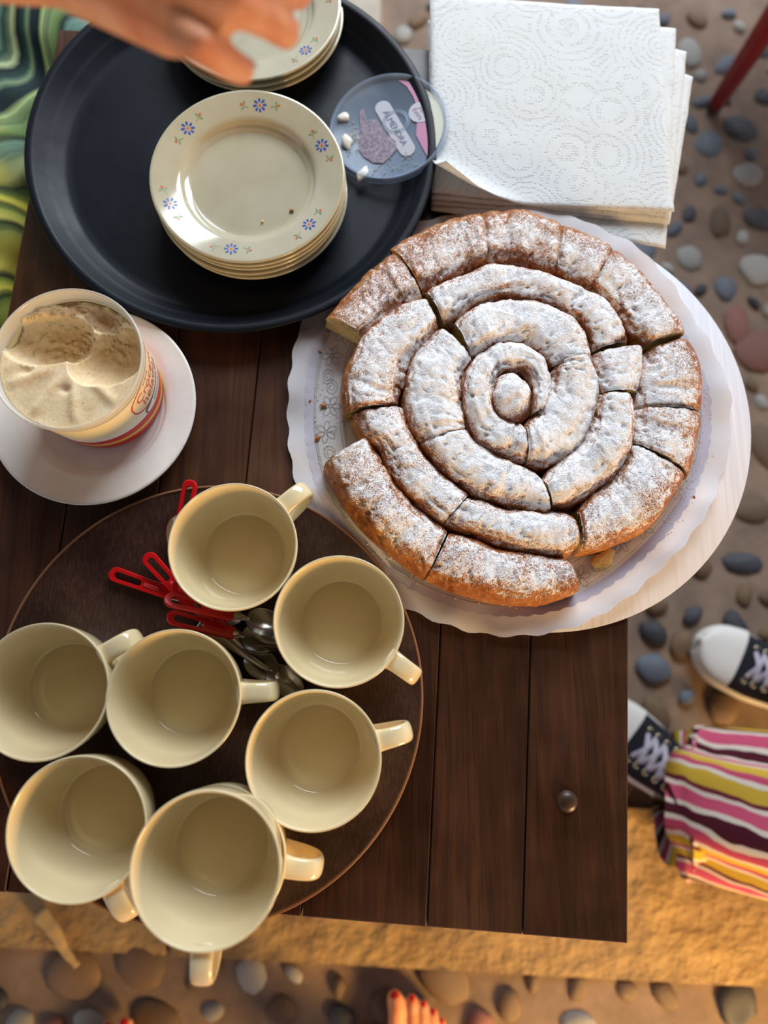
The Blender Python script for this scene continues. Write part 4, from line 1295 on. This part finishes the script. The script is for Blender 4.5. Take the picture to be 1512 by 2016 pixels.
pic = [(715, 215), (722, 212), (726, 232), (745, 236), (760, 262), (778, 278), (780, 292), (768, 305), (755, 315), (738, 312), (722, 300), (712, 285), (716, 262)]
lid_poly('nougat_picture', [lp(*p) for p in pic], M['mauve'], 0.0007)
hx, hy = lp(778, 243)
v, f = lathe([(0.0105, 0.0006), (0.0115, 0.0016), (0.0125, 0.0006), (0.0135, 0.0006), (0.0145, 0.0012), (0.0155, 0.0006)], 48)
mesh('moulded_ring', [(x + hx, y + hy, z) for x, y, z in v], f, M['plastic'], lid)
R3 = Matrix.Rotation(-lz, 3, 'Y')
def on_lid(px, py, h=0.0008):
    x, y = lp(px, py); return Vector(lc) + R3 @ Vector((x, y, h))
for i, (x, y, r) in enumerate(((688, 226, 0.0075), (720, 332, 0.0085), (692, 272, 0.009))):
    o = lump('ice_cream_smear', on_lid(x, y), r, M['cream'], ('white smear of melted ice cream on the lid, farthest from the pink band', 'pointed white blob of melted ice cream by the lid rim, away from the sticker', 'white smear of melted ice cream beside the mauve picture on the lid')[i], 'ice cream smears on the lid', 0.2, i, 'smear')
    o.rotation_euler = (0, -lz, i * 0.9)
V, Fc = [], []
rg = random.Random(9)
for i in range(260):
    if i < 120: x, y = rg.gauss(705, 8), rg.gauss(262, 16)
    else: x, y = rg.uniform(735, 840), rg.uniform(300, 345)
    px_, py_ = lp(x, y)
    if math.hypot(px_, py_) > rI: continue
    p = on_lid(x, y, 0.0006); r = rg.choice([0.0004, 0.0006, 0.0011]); o_ = len(V)
    V += [p + Vector((r, 0, 0)), p + Vector((-r * .6, r * .9, 0)), p + Vector((-r * .7, -r * .8, 0)), p + Vector((0, 0, r))]
    Fc += [(o_, o_ + 1, o_ + 3), (o_ + 1, o_ + 2, o_ + 3), (o_ + 2, o_, o_ + 3), (o_, o_ + 2, o_ + 1)]
o = mesh('frost_specks', V, Fc, M['cream'], None, world=True, smooth=False, loc=tuple(lc)); tag(o, 'white frost specks and droplets on the clear lid', 'frost', kind='stuff')

# ------------------------------------------------------------------ person in the marbled dress, reaching over the plates
HZ = T + 0.35
def Q(px, py, z): return P(px, py, z)
man = thing('person', 'person in a green marbled dress reaching a hand over the plates', 'person', (-0.68, 0.62, 0.0))
hand = []
def chain(pts, radii):
    for (a, b), (r0, r1) in zip(zip(pts, pts[1:]), zip(radii, radii[1:])): hand.append((a, b, r0, r1))
pinky = [Q(335, 62, HZ + 0.003), Q(398, 92, HZ + 0.010), Q(446, 122, HZ - 0.004), Q(474, 138, HZ - 0.014)]
ring = [Q(345, -20, HZ + 0.012), Q(462, 8, HZ + 0.016), Q(528, 40, HZ - 0.002), Q(562, 64, HZ - 0.016)]
midf = [Q(352, -95, HZ + 0.016), Q(482, -70, HZ + 0.020), Q(556, -34, HZ + 0.002), Q(586, -14, HZ - 0.014)]
index = [Q(345, -175, HZ + 0.014), Q(480, -168, HZ + 0.020), Q(556, -136, HZ + 0.006), Q(592, -116, HZ - 0.008)]
thumb = [Q(130, -190, HZ - 0.004), Q(250, -285, HZ - 0.010), Q(350, -300, HZ - 0.016), Q(415, -285, HZ - 0.024)]
chain(pinky, (0.0105, 0.0088, 0.0088, 0.0080)); chain(ring, (0.0115, 0.0102, 0.0096, 0.0088))
chain(midf, (0.012, 0.0104, 0.0097, 0.0088)); chain(index, (0.012, 0.0104, 0.0095, 0.0085)); chain(thumb, (0.016, 0.0125, 0.011, 0.0095))
wu = Q(95, -72, HZ + 0.004); wm = Q(80, -130, HZ + 0.006); wr = Q(85, -185, HZ + 0.004)
for a, b in ((wu, pinky[0]), (wm, ring[0]), (wm, midf[0]), (wr, index[0])): hand.append((a, b, 0.018, 0.0125))
for a, b in ((pinky[0], ring[0]), (ring[0], midf[0]), (midf[0], index[0]), (wr, thumb[0])): hand.append((a, b, 0.0115, 0.0115))
hand.append(((wu + pinky[0]) / 2, (wr + index[0]) / 2, 0.014, 0.014))
eu = Q(-330, -140, HZ + 0.0); er = Q(-330, -190, HZ + 0.0)
elbow = Q(-850, -190, HZ - 0.03)
hand += [(wu, eu, 0.0195, 0.027), (wr, er, 0.0195, 0.028), (wm, (eu + er) / 2, 0.019, 0.03), ((eu + er) / 2, elbow, 0.034, 0.042)]
sh_r = Vector((-0.66, 0.44, 1.00)); sh_l = Vector((-0.66, 0.80, 1.00))
hand += [(elbow, sh_r, 0.040, 0.052)]
le = Vector((-0.62, 0.92, 0.76)); lw = Vector((-0.47, 0.84, 0.60))
hand += [(sh_l, le, 0.050, 0.040), (le, lw, 0.038, 0.026)]
for k in range(4):
    kn = lw + Vector((0.07, 0.02 - 0.02 * k, -0.012)); hand += [(lw, kn, 0.02, 0.012), (kn, kn + Vector((0.05, 0.005 - 0.004 * k, -0.018)), 0.0105, 0.0085)]
hand += [(lw, lw + Vector((0.03, -0.045, -0.01)), 0.018, 0.012), (lw + Vector((0.03, -0.045, -0.01)), lw + Vector((0.06, -0.06, -0.02)), 0.0115, 0.009)]
neck = Vector((-0.66, 0.62, 1.05))
hand += [(sh_r, neck, 0.05, 0.055), (sh_l, neck, 0.05, 0.055), (Vector((-0.72, 0.62, 0.55)), Vector((-0.68, 0.62, 0.98)), 0.13, 0.11),
         (neck, Vector((-0.64, 0.62, 1.15)), 0.05, 0.048), (Vector((-0.645, 0.62, 1.25)), Vector((-0.615, 0.62, 1.20)), 0.088, 0.07), (Vector((-0.61, 0.62, 1.19)), Vector((-0.585, 0.62, 1.155)), 0.06, 0.035)]
hd = Vector((-0.62, 0.62, 1.22))
hand += [(hd + Vector((0.065, 0, 0.0)), hd + Vector((0.085, 0, -0.03)), 0.010, 0.014), (hd + Vector((0.06, 0, -0.052)), hd + Vector((0.064, 0, -0.056)), 0.02, 0.018)]
for sgn in (-1, 1):
    hand += [(hd + Vector((-0.02, sgn * 0.082, 0.005)), hd + Vector((-0.02, sgn * 0.080, -0.03)), 0.016, 0.011), (hd + Vector((0.045, sgn * 0.03, 0.012)), hd + Vector((0.045, sgn * 0.034, 0.012)), 0.019, 0.019)]
for y in (0.52, 0.70):                                  # thighs, shins and feet under the dress
    kx = -0.50
    hand += [(Vector((-0.74, y, 0.50)), Vector((kx, y, 0.38)), 0.085, 0.06), (Vector((kx, y, 0.39)), Vector((-0.53, y, 0.09)), 0.055, 0.04),
             (Vector((-0.55, y, 0.045)), Vector((-0.41, y, 0.025)), 0.038, 0.026)]
    for k in range(5): hand.append((Vector((-0.41, y - 0.028 + 0.014 * k, 0.02)), Vector((-0.37 - 0.004 * k, y - 0.03 + 0.015 * k, 0.014)), 0.012, 0.009))
arm_me = fuse(hand, 0.0034, 4)
link_world_mesh('body', arm_me, M['skin'], man)
# fingernails
def nail(tip, prev, m, r=0.006, parent=man, upv=Vector((0, 0, 1)), lift=0.0078):
    t = (tip - prev).normalized(); s = t.cross(upv).normalized(); nn = s.cross(t)
    c = tip + nn * lift + t * 0.002
    V = [c + nn * 0.0012]
    for k in range(16):
        a = 2 * PI * k / 16
        V.append(c + t * r * 1.15 * math.cos(a) + s * r * 0.85 * math.sin(a) - nn * 0.0016 * math.sin(a) ** 2)
    mesh('nail', V, [(0, 1 + k, 1 + (k + 1) % 16) for k in range(16)], m, parent, world=True)
for fg, l_ in ((pinky, 0.0068), (ring, 0.0076), (midf, 0.0077), (index, 0.0074), (thumb, 0.0085)): nail(fg[-1], fg[-2], M['nail_skin'], 0.0055, lift=l_)
# dress
left_edge = lambda y: tw[0].x + (tw[3].x - tw[0].x) * ((y - tw[0].y) / (tw[3].y - tw[0].y))
dress = []
def dx(y, m_): return left_edge(y) - m_
for y, r in ((0.37, 0.085), (0.46, 0.095), (0.55, 0.10), (0.64, 0.10), (0.73, 0.095)):
    kx = (dx(y, 0.012) - r) if y < tw[0].y + 0.02 else (dx(y, 0.012) - r + 0.045)
    dress += [(Vector((-0.78, 0.47 + (y - 0.37) * 0.8, 0.48)), Vector((kx, y, T - r - 0.004)), 0.13, r), (Vector((kx, y, T - r - 0.004)), Vector((kx - 0.03, y, 0.12)), r, r * 0.9)]
dress += [(Vector((-0.74, 0.62, 0.52)), Vector((-0.71, 0.62, 0.75)), 0.165, 0.15), (Vector((-0.71, 0.62, 0.75)), Vector((-0.68, 0.62, 0.96)), 0.15, 0.125),
          (Vector((-0.67, 0.49, 0.97)), Vector((-0.67, 0.75, 0.97)), 0.085, 0.085), (Vector((-0.66, 0.455, 1.0)), Vector((-0.61, 0.44, 0.95)), 0.062, 0.06), (Vector((-0.66, 0.785, 1.0)), Vector((-0.64, 0.84, 0.93)), 0.062, 0.06)]
dme = fuse(dress, 0.009, 10)
for v in dme.vertices:
    q = v.co
    fold = 0.007 * noise.noise(Vector((q.x * 6 + q.y * 9, q.y * 5 - q.x * 4, q.z * 2))) + 0.003 * noise.noise(q * 24)
    v.co = q + v.normal * (fold - 0.004)
link_world_mesh('dress', dme, M['dress'], man)
hair = [(hd + Vector((-0.035, 0, 0.045)), hd + Vector((-0.05, 0, -0.02)), 0.092, 0.09), (hd + Vector((-0.05, 0, -0.02)), hd + Vector((-0.075, 0, -0.16)), 0.085, 0.06), (hd + Vector((0.02, 0, 0.062)), hd + Vector((-0.03, 0, 0.06)), 0.055, 0.085)]
link_world_mesh('hair', fuse(hair, 0.006, 8), M['hair'], man)

# low stool that carries the person in the dress
stool = thing('wooden_stool', 'low dark wooden stool under the person in the green dress', 'stool', (-0.78, 0.62, 0))
v, f = lathe([(0.0001, 0.315), (0.145, 0.315), (0.15, 0.320), (0.15, 0.340), (0.145, 0.345), (0.0001, 0.345)], 40)
mesh('seat', v, f, M['table_leg'], stool)
for k in range(4):
    a = PI / 4 + k * PI / 2
    v, f = sweep([Vector((0.115 * math.cos(a), 0.115 * math.sin(a), 0.0)), Vector((0.10 * math.cos(a), 0.10 * math.sin(a), 0.314))], superellipse(0.016, 0.016, 3, 14), frm=[(Vector((0, 0, 1)), Vector((1, 0, 0)), Vector((0, 1, 0)))] * 2)
    mesh('leg', v, f, M['table_leg'], stool)

# ------------------------------------------------------------------ person in striped trousers, only feet and shins in view
sit = thing('person', 'person in striped pink and yellow trousers and black canvas sneakers', 'person', (0.95, -0.35, 0.0))
def shoe(toe, heel, zs=0.0, seed=0):
    """low canvas sneaker from toe tip to heel (floor points)"""
    t = (heel - toe); Ls = 0.262; t.z = 0; t.normalize(); s = Vector((-t.y, t.x, 0))
    def L(x, y, z): return Vector((toe.x, toe.y, zs)) + t * x + s * y + Vector((0, 0, z))
    def half(x):
        u = x / Ls
        base = 0.048 * (math.sqrt(max(0.0, 1 - (1 - max(u, 0.002) / 0.24) ** 2)) if u < 0.24 else 1.0)
        return base * (1 - 0.22 * sm(0.35, 0.65, u) + 0.02 * u) * (1.0 if u < 0.9 else math.sqrt(max(0.02, 1 - ((u - 0.9) / 0.1) ** 2 * 0.97)))
    def top(x):
        u = x / Ls
        return 0.038 + 0.012 * sm(0.0, 0.28, u) + 0.040 * sm(0.28, 0.62, u) - 0.004 * sm(0.7, 1, u)
    nb = 44
    def body(z0, zf, grow, m, name, parent, x0=0.0, x1=1.0):
        V = []; ms = 26
        xs = [Ls * (x0 + (x1 - x0) * (0.5 - 0.5 * math.cos(PI * (i + 0.25) / (nb - 0.5)))) for i in range(nb)]
        for x in xs:
            w_ = half(x) + grow; h_ = zf(x)
            for k in range(ms):
                a = 2 * PI * k / ms
                cx_ = math.copysign(abs(math.cos(a)) ** 0.7, math.cos(a)); cz = math.copysign(abs(math.sin(a)) ** (0.75 if math.sin(a) > 0 else 0.3), math.sin(a))
                V.append(L(x, w_ * cx_ * (1 - 0.18 * max(cz, 0)), z0 + (h_ - z0) / 2 + (h_ - z0) / 2 * cz))
        Fc = grid_faces(nb, ms, True) + [tuple(range(ms))[::-1], tuple((nb - 1) * ms + k for k in range(ms))]
        return mesh(name, V, Fc, m, parent, world=True)
    sh = body(0.016, top, -0.001, M['canvas'], 'sneaker', sit)
    body(0.0, lambda x: 0.030 + 0.006 * (1 - sm(0, 0.2, x / Ls)), 0.0045, M['rubber'], 'sole', sh)
    body(0.026, lambda x: top(x) + 0.0022, 0.0010, M['rubber'], 'toe_cap', sh, 0.0, 0.23)
    for i in range(6):                                    # laces
        x = Ls * (0.30 + 0.052 * i)
        for sg in (-1, 1):
            p0 = L(x, -sg * 0.024, top(x) - 0.0035); p1 = L(x + Ls * 0.03, 0, top(x + Ls * 0.03) + 0.005); p2 = L(x + Ls * 0.05, sg * 0.024, top(x + Ls * 0.05) - 0.002)
            v, f = sweep(catmull([p0, p1, p2], 12), superellipse(0.0042, 0.0016, 2.5, 10))
            mesh('lace', v, f, M['lace'], sh, world=True)
            e = L(x, sg * 0.028, top(x) - 0.004)
            v, f = lathe([(0.0024, 0.0), (0.0028, 0.0016), (0.0042, 0.0018), (0.0050, 0.0)], 14)
            mesh('eyelet', [(a + e.x, b + e.y, c + e.z) for a, b, c in v], f, M['eyelet'], sh, world=True)
    return L
toe1 = P(1376, 1262, 0.03); heel1 = P(1640, 1400, 0.03)
toe2 = P(1172, 1395, 0.03); heel2 = P(1403, 1597, 0.03)
L1 = shoe(toe1, heel1, 0.0045); L2 = shoe(toe2, heel2, 0.0045)
an1 = L1(0.20, 0, 0.085); an2 = L2(0.205, 0, 0.085)
kn1 = Vector((an1.x + 0.34, an1.y - 0.02, 0.46)); kn2 = Vector((an2.x + 0.44, an2.y - 0.05, 0.42))
hp1 = Vector((kn1.x + 0.38, kn1.y - 0.06, 0.50)); hp2 = Vector((kn1.x + 0.38, kn1.y - 0.24, 0.50))
legs = [(L1(0.20, 0, 0.05), an1, 0.03, 0.036), (L2(0.205, 0, 0.05), an2, 0.03, 0.036), (an1, kn1, 0.036, 0.055), (an2, kn2, 0.036, 0.055), (kn1, hp1, 0.058, 0.08), (kn2, hp2, 0.058, 0.08), (hp1, hp2, 0.09, 0.09)]
link_world_mesh('body', fuse(legs, 0.006, 6), M['skin'], sit)
def trouser(path, radii, flat, seed, drop=0.0):
    n_, m_ = 60, 72
    pts = catmull(path, n_); rr = catmull([Vector((r, 0, 0)) for r in radii], n_)
    fr = frames(pts); V, UV = [], []
    for i, p in enumerate(pts):
        t, s, nn = fr[i]
        for k in range(m_):
            a = 2 * PI * k / m_
            r = rr[i].x * (1 + 0.10 * math.sin(a * 3 + i * 0.11 + seed) + 0.06 * math.sin(a * 7 - i * 0.07) + 0.05 * noise.noise(Vector((a * 2, i * 0.12, seed))))
            y, z = math.cos(a) * r * 1.25, math.sin(a) * r * flat
            q = p + s * y + nn * z
            if y > 0: q -= Vector((0, 0, drop * (y / r) ** 2 * r))
            q.z = max(q.z, 0.02)
            V.append(q); UV.append((k / m_, i / n_))
    Fc = grid_faces(n_, m_, True)
    return mesh('trouser_leg', V, Fc, M['stripe'], sit, world=True, uv=UV)
def ahead(a, b, d): return a + (b - a).normalized() * d
trouser([ahead(an1, kn1, -0.035), an1, (an1 + kn1) / 2, kn1, (kn1 + hp1) / 2, hp1], [0.070, 0.072, 0.080, 0.085, 0.10, 0.12], 0.8, 0.4)
trouser([ahead(an2, kn2, -0.03), an2 + Vector((0, 0, 0.0)), (an2 + kn2) / 2 + Vector((0, 0, -0.01)), kn2, (kn2 + hp2) / 2, hp2], [0.082, 0.088, 0.092, 0.09, 0.10, 0.12], 0.75, 1.7, 0.08)

# ------------------------------------------------------------------ person taking the picture: bare feet with red nails
ph = thing('person', 'barefoot person with red painted toenails standing by the sandstone strip', 'person', P(520, 2150, 0.0))
feet = []
nails = []
def foot(tip, sgn):
    """tip: big toe tip; sgn +1 right foot (big toe on its left side)"""
    f_ = Vector((0.05 * sgn, 1, 0)).normalized(); s = Vector((f_.y, -f_.x, 0)) * sgn
    def L(x, y, z): return Vector((tip.x, tip.y, 0.004)) + s * x - f_ * y + Vector((0, 0, z))
    toes = [(0.0, 0.0, 0.0125), (0.026, 0.006, 0.0088), (0.043, 0.014, 0.0082), (0.058, 0.024, 0.0078), (0.071, 0.037, 0.0075)]
    for i, (x, y, r) in enumerate(toes):
        a = L(x, y + r, r + 0.001); b = L(x * 0.95 + 0.002, y + 0.028, r + 0.007); c = L(x * 0.85 + 0.006, 0.068 + 0.012 * i * 0.6, 0.018)
        feet.append((a, b, r, r * 0.92)); feet.append((b, c, r * 0.92, 0.014))
        feet.append((c, L(0.030 + 0.006 * (i - 2), 0.17, 0.04), 0.015, 0.028))
        nails.append((a, b, r))
    feet.append((L(0.030, 0.15, 0.045), L(0.032, 0.20, 0.06), 0.03, 0.036)); feet.append((L(0.032, 0.225, 0.028), L(0.032, 0.20, 0.08), 0.029, 0.034))
    feet.append((L(0.032, 0.20, 0.08), L(0.034, 0.205, 0.30), 0.034, 0.05)); feet.append((L(0.034, 0.205, 0.30), L(0.036, 0.19, 0.46), 0.05, 0.052)); feet.append((L(0.036, 0.19, 0.46), L(0.02, 0.21, 0.80), 0.055, 0.08))
foot(P(778, 1946, 0.015), 1)
foot(P(247, 2000, 0.015), -1)
link_world_mesh('body', fuse(feet, 0.0035, 4), M['skin'], ph)
for a, b, r in nails: nail(a, b, M['nail_red'], r * 0.62, ph, lift=r * 0.88)

# ------------------------------------------------------------------ red chair
fp = P(1402, 218, 0.0)
ch = thing('red_chair', 'dark red painted chair with a tapered leg standing on the pebbles', 'chair', (fp.x, fp.y, 0.0))
e1 = Vector((0.96, 0.28, 0)).normalized(); e2 = Vector((-0.28, 0.96, 0)).normalized()
corners = [fp, fp + e1 * 0.38, fp + e1 * 0.38 + e2 * 0.38, fp + e2 * 0.38]
cc = sum(corners, Vector()) / 4
for k, c in enumerate(corners):
    topc = c + (cc - c) * -0.06; topc.z = 0.44
    b0 = Vector((c.x, c.y, 0.018)); b1 = Vector((c.x, c.y, 0.003))
    v, f = sweep([Vector((c.x, c.y, 0.012)), lerp(Vector((c.x, c.y, 0.012)), topc, 0.5), topc], superellipse(0.017, 0.017, 5, 20), [0.72, 1.0, 1.15], frm=[(Vector((0, 0, 1)), e1, e2)] * 3)
    lg = mesh('leg', v, f, M['chair_red'], ch, world=True)
    v, f = lathe([(0.0001, 0.002), (0.0125, 0.002), (0.0138, 0.005), (0.0138, 0.018), (0.012, 0.019), (0.0001, 0.019)], 20)
    mesh('leg_tip', [(x + c.x, y + c.y, z) for x, y, z in v], f, M['black_rubber'], lg, world=True)
sv = []
for z, g in ((0.44, 0.0), (0.445, 0.012), (0.465, 0.012), (0.472, 0.004)):
    for c in corners:
        d = (c - cc).normalized(); q = c + d * (0.03 + g); sv.append((q.x, q.y, z))
mesh('seat', sv, grid_faces(4, 4, True) + [(12, 13, 14, 15), (3, 2, 1, 0)], M['chair_red'], ch, world=True, smooth=False)
for k in (1, 2):
    c = corners[k] + e1 * 0.01
    v, f = sweep([Vector((c.x, c.y, 0.47)), Vector((c.x, c.y, 0.66)) + e1 * 0.03, Vector((c.x, c.y, 0.86)) + e1 * 0.08], superellipse(0.016, 0.016, 5, 16), frm=[(Vector((0, 0, 1)), e1, e2)] * 3)
    mesh('back_post', v, f, M['chair_red'], ch, world=True)
for z, o_ in ((0.60, 0.028), (0.70, 0.045), (0.81, 0.072)):
    a = corners[1] + e1 * o_; b = corners[2] + e1 * o_
    v, f = sweep([Vector((a.x, a.y, z)), lerp(Vector((a.x, a.y, z)), Vector((b.x, b.y, z)), 0.5) + e1 * 0.015, Vector((b.x, b.y, z))], superellipse(0.008, 0.025, 4, 16))
    mesh('back_slat', v, f, M['chair_red'], ch, world=True)

# ------------------------------------------------------------------ dry stick on the floor
a = P(78, 1797, 0.016); b = P(152, 1902, 0.014)
pts = [a, lerp(a, b, 0.35) + Vector((0.004, 0, 0.002)), lerp(a, b, 0.7) + Vector((-0.002, 0, 0)), b]
v, f = sweep([p - a for p in catmull(pts, 30)], superellipse(1, 0.7, 2.3, 14), [0.012 - 0.0075 * i / 29 + 0.0004 * math.sin(i * 0.9) for i in range(30)])
o = mesh('dry_stick', v, f, M['twig'], None, loc=tuple(a))
tag(o, 'pale dry stick lying on the sandstone strip below the cups', 'stick')
